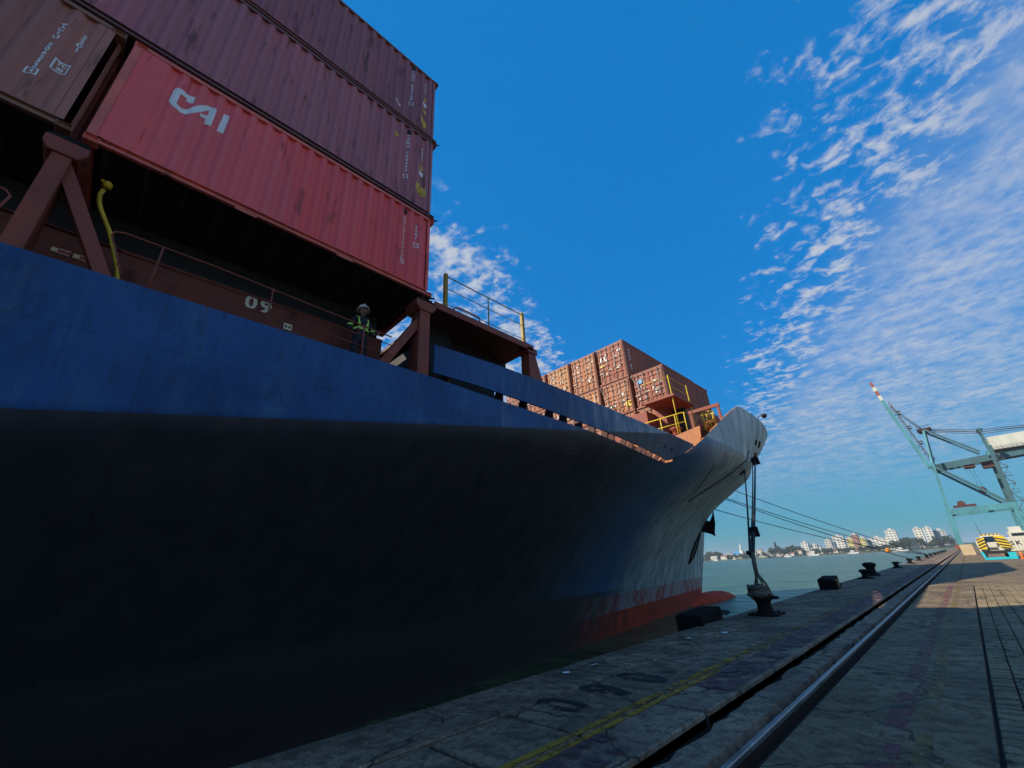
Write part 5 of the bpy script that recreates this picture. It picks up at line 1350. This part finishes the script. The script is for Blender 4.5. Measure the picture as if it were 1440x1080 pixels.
def building(x, y, w, d, h, mi, label, floors, cols, mat_top=None, setback=None):
    t = thing('town_building', (x, y, WATER + 2), label, 'building', 'buildings of the town across the water')
    k = MB(); k.box(-w / 2, w / 2, 0, d, 0, h); obj('wall', k.mesh('wall'), M_BLD[mi], t, True)
    k = MB(); k.box(-w / 2 - 0.3, w / 2 + 0.3, -0.3, d + 0.3, h, h + 0.8); k.box(-w * 0.15, w * 0.2, d * 0.3, d * 0.7, h + 0.8, h + 3.2); obj('roof', k.mesh('roof'), mat_top or M_BLD[3], t, True)
    key = ('fw', round(w, 1), round(h, 1), floors, cols)
    for f in range(floors):
        for c in range(cols):
            ww, hh = w / cols * 0.55, h / floors * 0.45
            kk = ('win', round(ww, 2), round(hh, 2))
            if kk not in MESH:
                me = MB().box(-ww / 2, ww / 2, -0.12, 0.05, 0, hh).mesh('window'); me.materials.append(M_WIN); MESH[kk] = me
            o = obj('window', MESH[kk], None, t, True); o.location = (-w / 2 + w * (c + 0.5) / cols, 0, h * (f + 0.3) / floors)
    return t


# (x, width, height, wall, floors, cols, description)
Yc = 905
BL = [(-46.0, 9.5, 27.5, 2, 8, 2, 'tall cream tower block with vertical strips, left half of the twin'), (-34.5, 9.5, 27.0, 0, 8, 2, 'tall white tower block, right half of the twin'),
      (-23.0, 13, 22.5, 3, 7, 3, 'grey tower block beside the twin cream towers'), (-77.5, 13, 28.0, 0, 8, 3, 'white tower block standing behind the broad white slab'),
      (-98, 14, 18.5, 0, 5, 3, 'broad white slab block, left section'), (-84, 13, 17.0, 1, 5, 3, 'broad white slab block, right section'),
      (-124, 8, 25.5, 5, 7, 2, 'narrow dark red block between yellow ones'), (-133, 8, 21, 4, 6, 2, 'yellow block left of the dark red one'),
      (-115, 7, 20, 4, 6, 2, 'yellow block right of the dark red one'), (-148, 15, 25, 0, 7, 3, 'pale apartment block left of the yellow ones'),
      (-162, 9, 20, 1, 6, 2, 'beige apartment block at the end of the pale row'), (-197, 10, 19, 0, 5, 2, 'lone white block with trees at its foot'),
      (-185, 9, 14, 1, 4, 2, 'low beige block beside the lone white block'), (-108, 6, 16, 3, 4, 2, 'small grey block beside the yellow ones')]
for x, w, h, mi, fl, cl, lb in BL:
    building(x, Yc + random.uniform(-6, 12), w, 12, h, mi, lb, fl, cl)
# church-like blue and white tower and low houses along the waterfront
t = thing('blue_tower', (-310, 900, WATER + 2), 'bright blue and white waterfront building with pointed white spire', 'building')
k = MB(); k.box(-7, 7, 0, 12, 0, 13); obj('wall', k.mesh('wall'), M_BLD[6], t, True)
k = MB(); k.box(5, 10, -1, 6, 0, 14); obj('tower', k.mesh('tower'), M_BLD[0], t, True)
k = MB(); k.lathe((7.5, 2.5, 14), [(3.2, 0), (1.6, 5), (0.3, 12)], 8); obj('spire', k.mesh('spire'), M_BLD[0], t, True)
rnd = random.Random(33)
LOWC = ['white', 'beige', 'cream', 'grey']
for i in range(30):
    x = -395 + 8.4 * i + rnd.uniform(-3, 3); w = rnd.uniform(6, 13); h = rnd.uniform(3.0, 6.5); mi = rnd.choice((0, 0, 1, 2, 3)); y = 868 + rnd.uniform(0, 30)
    rm = rnd.choice((M_ROOF, M_BLD[3], M_BLD[1]))
    t = thing('waterfront_house', (x, y, WATER + 1.5), '%s %s waterfront house under a %s roof' % ('wide' if w > 9.5 else 'narrow', ('white', 'beige', 'cream', 'grey')[mi], 'tiled red' if rm is M_ROOF else 'grey' if rm is M_BLD[3] else 'beige'), 'house', 'low houses along the far waterfront')
    k = MB(); k.box(-w / 2, w / 2, 0, 9, 0, h); obj('wall', k.mesh('wall'), M_BLD[mi], t, True)
    k = MB(); k.hexa([(-w / 2 - .4, -0.4, h), (w / 2 + .4, -0.4, h), (w / 2 + .4, 9.4, h), (-w / 2 - .4, 9.4, h), (-w / 2 - .4, 4.3, h + 2), (w / 2 + .4, 4.3, h + 2), (w / 2 + .4, 4.7, h + 2), (-w / 2 - .4, 4.7, h + 2)]); obj('roof', k.mesh('roof'), rm, t, True)
    for c in range(max(2, int(w / 3))): obj('window', MB().box(-w / 2 + 1 + c * 3, -w / 2 + 2.2 + c * 3, -0.1, 0.05, 1.0, 2.3).mesh('window'), M_WIN, t, True)
# further town behind: higher ground with many roofs
for i in range(34):
    x = -400 + 7.0 * i + rnd.uniform(-3, 3); w = rnd.uniform(5, 10); h = rnd.uniform(6, 13.5) * (1 if x > -330 else 0.8); mi = rnd.choice((0, 1, 2, 3, 3)); y = 930 + rnd.uniform(0, 60)
    rm = rnd.choice((M_ROOF, M_BLD[3]))
    t = thing('town_house', (x, y, WATER + 2.5), '%s %s town block with %s flat roof behind the waterfront' % ('tall' if h > 10 else 'low', ('white', 'beige', 'cream', 'grey')[mi], 'reddish' if rm is M_ROOF else 'grey'), 'house', 'town blocks behind the waterfront trees')
    k = MB(); k.box(-w / 2, w / 2, 0, 9, 0, h); obj('wall', k.mesh('wall'), M_BLD[mi], t, True)
    obj('roof', MB().box(-w / 2 - .3, w / 2 + .3, -.3, 9.3, h, h + 0.9).mesh('roof'), rm, t, True)
    for c in range(2):
        for f in range(max(1, int(h / 4))): obj('window', MB().box(-w / 4 + c * w / 2 - 0.8, -w / 4 + c * w / 2 + 0.8, -0.1, 0.05, 1.5 + 3.6 * f, 3.2 + 3.6 * f).mesh('window'), M_WIN, t, True)


def tree_mesh(seed, cone=False):
    r = random.Random(seed); cr = MB()
    for i in range(300):
        if cone:
            z = r.uniform(0.1, 1.0); ra = (1 - z) * 0.22 + 0.02; a = r.uniform(0, 6.28); p = Vector((ra * math.cos(a) * r.uniform(.3, 1), ra * math.sin(a) * r.uniform(.3, 1), z))
        else:
            lob = [(0, 0, .62, .38), (.25, .1, .5, .3), (-.28, -.05, .48, .3), (.05, .2, .78, .25), (-.1, -.2, .7, .27)][i % 5]
            d = Vector((r.gauss(0, 1), r.gauss(0, 1), r.gauss(0, 1))).normalized() * lob[3] * r.uniform(.55, 1.05); p = Vector(lob[:3]) + d * 1.0; p.z = max(p.z, .12)
        s = r.uniform(.035, .085) * (0.6 if cone else 1); n = Vector((r.gauss(0, 1), r.gauss(0, 1), r.gauss(0, 1))).normalized(); u = n.orthogonal().normalized(); w = n.cross(u)
        cr.poly([p + u * s, p + w * s * .8, p - u * s, p - w * s * .8])
    cm = cr.mesh('crown')
    tr = MB(); tr.tube([(0, 0, -0.05), (0.01, 0, 0.3), (0, 0.01, 0.6)], [0.035, 0.025, 0.01], 6)
    for a in (0.3, 2.2, 4.4): tr.tube([(0, 0, 0.25), (0.18 * math.cos(a), 0.18 * math.sin(a), 0.5)], [0.018, 0.006], 5)
    return cm, tr.mesh('trunk')


TM = []
for s in range(3):
    c, tr_ = tree_mesh(s); c.materials.append(M_FOL[s]); tr_.materials.append(mat('bark', (0.06, 0.045, 0.035), 0.9)); TM.append((c, tr_))
cc, ct = tree_mesh(9, True); cc.materials.append(M_FOL[2]); ct.materials.append(mat('bark', (0.06, 0.045, 0.035), 0.9))


def tree(x, y, h, w, kind=None, label='round dark green tree on the far waterfront', group='trees on the far waterfront'):
    ti = rnd.randrange(3); c, tr_ = kind or TM[ti]
    if kind is None: label = ('dark green', 'mid green', 'blackish green')[ti] + (' tall' if h > 11 else ' low') + ' round tree on the far waterfront'
    t = thing('shore_tree', (x, y, WATER + 1.6), label, 'tree', group); t.scale = (w, w, h); t.rotation_euler = (0, 0, rnd.uniform(0, 6))
    obj('crown', c, None, t, True); obj('trunk', tr_, None, t, True)
    return t


for i in range(120):
    x = -400 + 3.25 * i + rnd.uniform(-4, 4)
    big = 1.6 if (-385 < x < -340 or -250 < x < -205 or -80 < x < -45 or x > -30) else 0.85
    tree(x, 862 + rnd.uniform(0, 40), rnd.uniform(6.5, 10.5) * big, rnd.uniform(7, 12) * (1 + 0.3 * (big > 1)))
tree(-243, 905, 24, 30, (cc, ct), 'tall pointed dark conifer rising above the far waterfront', None)
for i, (x, y, L_) in enumerate(((-330, 842, 9), (-300, 850, 7), (-212, 840, 12), (-175, 838, 16), (-118, 800, 14), (-62, 760, 16))):
    t = thing('white_boat', (x, y, WATER), ['small white boat below the blue tower', 'little pale launch on the far shore', 'white motor boat by the green shore', 'long white ferry boat at the far pier', 'white harbour boat before the yellow blocks', 'white fishing boat out on the water below the twin towers'][i], 'boat', 'boats across the water')
    k = MB(); k.hexa([(-L_ / 2 + .6, -1.2, -0.2), (L_ / 2 - 1.5, -1.2, -0.2), (L_ / 2 - 1.5, 1.2, -0.2), (-L_ / 2 + .6, 1.2, -0.2), (-L_ / 2, -1.7, 1.4), (L_ / 2, -1.0, 1.9), (L_ / 2, 1.0, 1.9), (-L_ / 2, 1.7, 1.4)]); obj('boat_hull', k.mesh('boat_hull'), M_BLD[0], t, True)
    k = MB(); k.box(-L_ * .25, L_ * .15, -1.1, 1.1, 1.5, 3.3); k.box(-L_ * .15, L_ * .1, -0.9, 0.9, 3.3, 4.6); obj('cabin', k.mesh('cabin'), M_BLD[0], t, True)
    obj('cabin_window', MB().box(-L_ * .2, L_ * .12, -1.14, -1.1, 2.2, 2.9).mesh('cabin_window'), M_WIN, t, True)
    obj('mast', MB().tube([(0, 0, 4.6), (0, 0, 8.0)], 0.08, 5).mesh('mast'), M_GREY, t, True)

# litter on the quay
rl_ = random.Random(4)
for i, (x, y) in enumerate(((-4.7, 9.6), (-4.35, 10.6), (-4.95, 6.6), (-5.0, 5.9))):
    k = MB(); pts = [(x + 0.07 * math.cos(a) * rl_.uniform(.6, 1.3), y + 0.09 * math.sin(a) * rl_.uniform(.6, 1.3), 0.006 + rl_.uniform(0, .03)) for a in (0, 1, 2, 3, 4, 5)]
    k.poly(pts); bmesh.ops.triangulate(k.bm, faces=k.bm.faces[:])
    tag(k.build('paper_scrap', M_WHITE), 'crumpled white scrap of paper on the dark quay slabs', 'litter', 'white paper scraps on the quay')


# ------------------------------------------------------------------ sea haze
hz = bpy.data.materials.new('sea haze'); hz.use_nodes = True; hz.node_tree.nodes.clear()
pv_ = hz.node_tree.nodes.new('ShaderNodeVolumePrincipled'); pv_.inputs['Density'].default_value = 0.00022; pv_.inputs['Color'].default_value = (0.80, 0.88, 0.95, 1); pv_.inputs['Anisotropy'].default_value = 0.2
ho = hz.node_tree.nodes.new('ShaderNodeOutputMaterial'); hz.node_tree.links.new(pv_.outputs[0], ho.inputs['Volume'])
o = MB().box(-9500, 1500, -3500, 12500, -6, 78).build('haze', hz); o['kind'] = 'stuff'
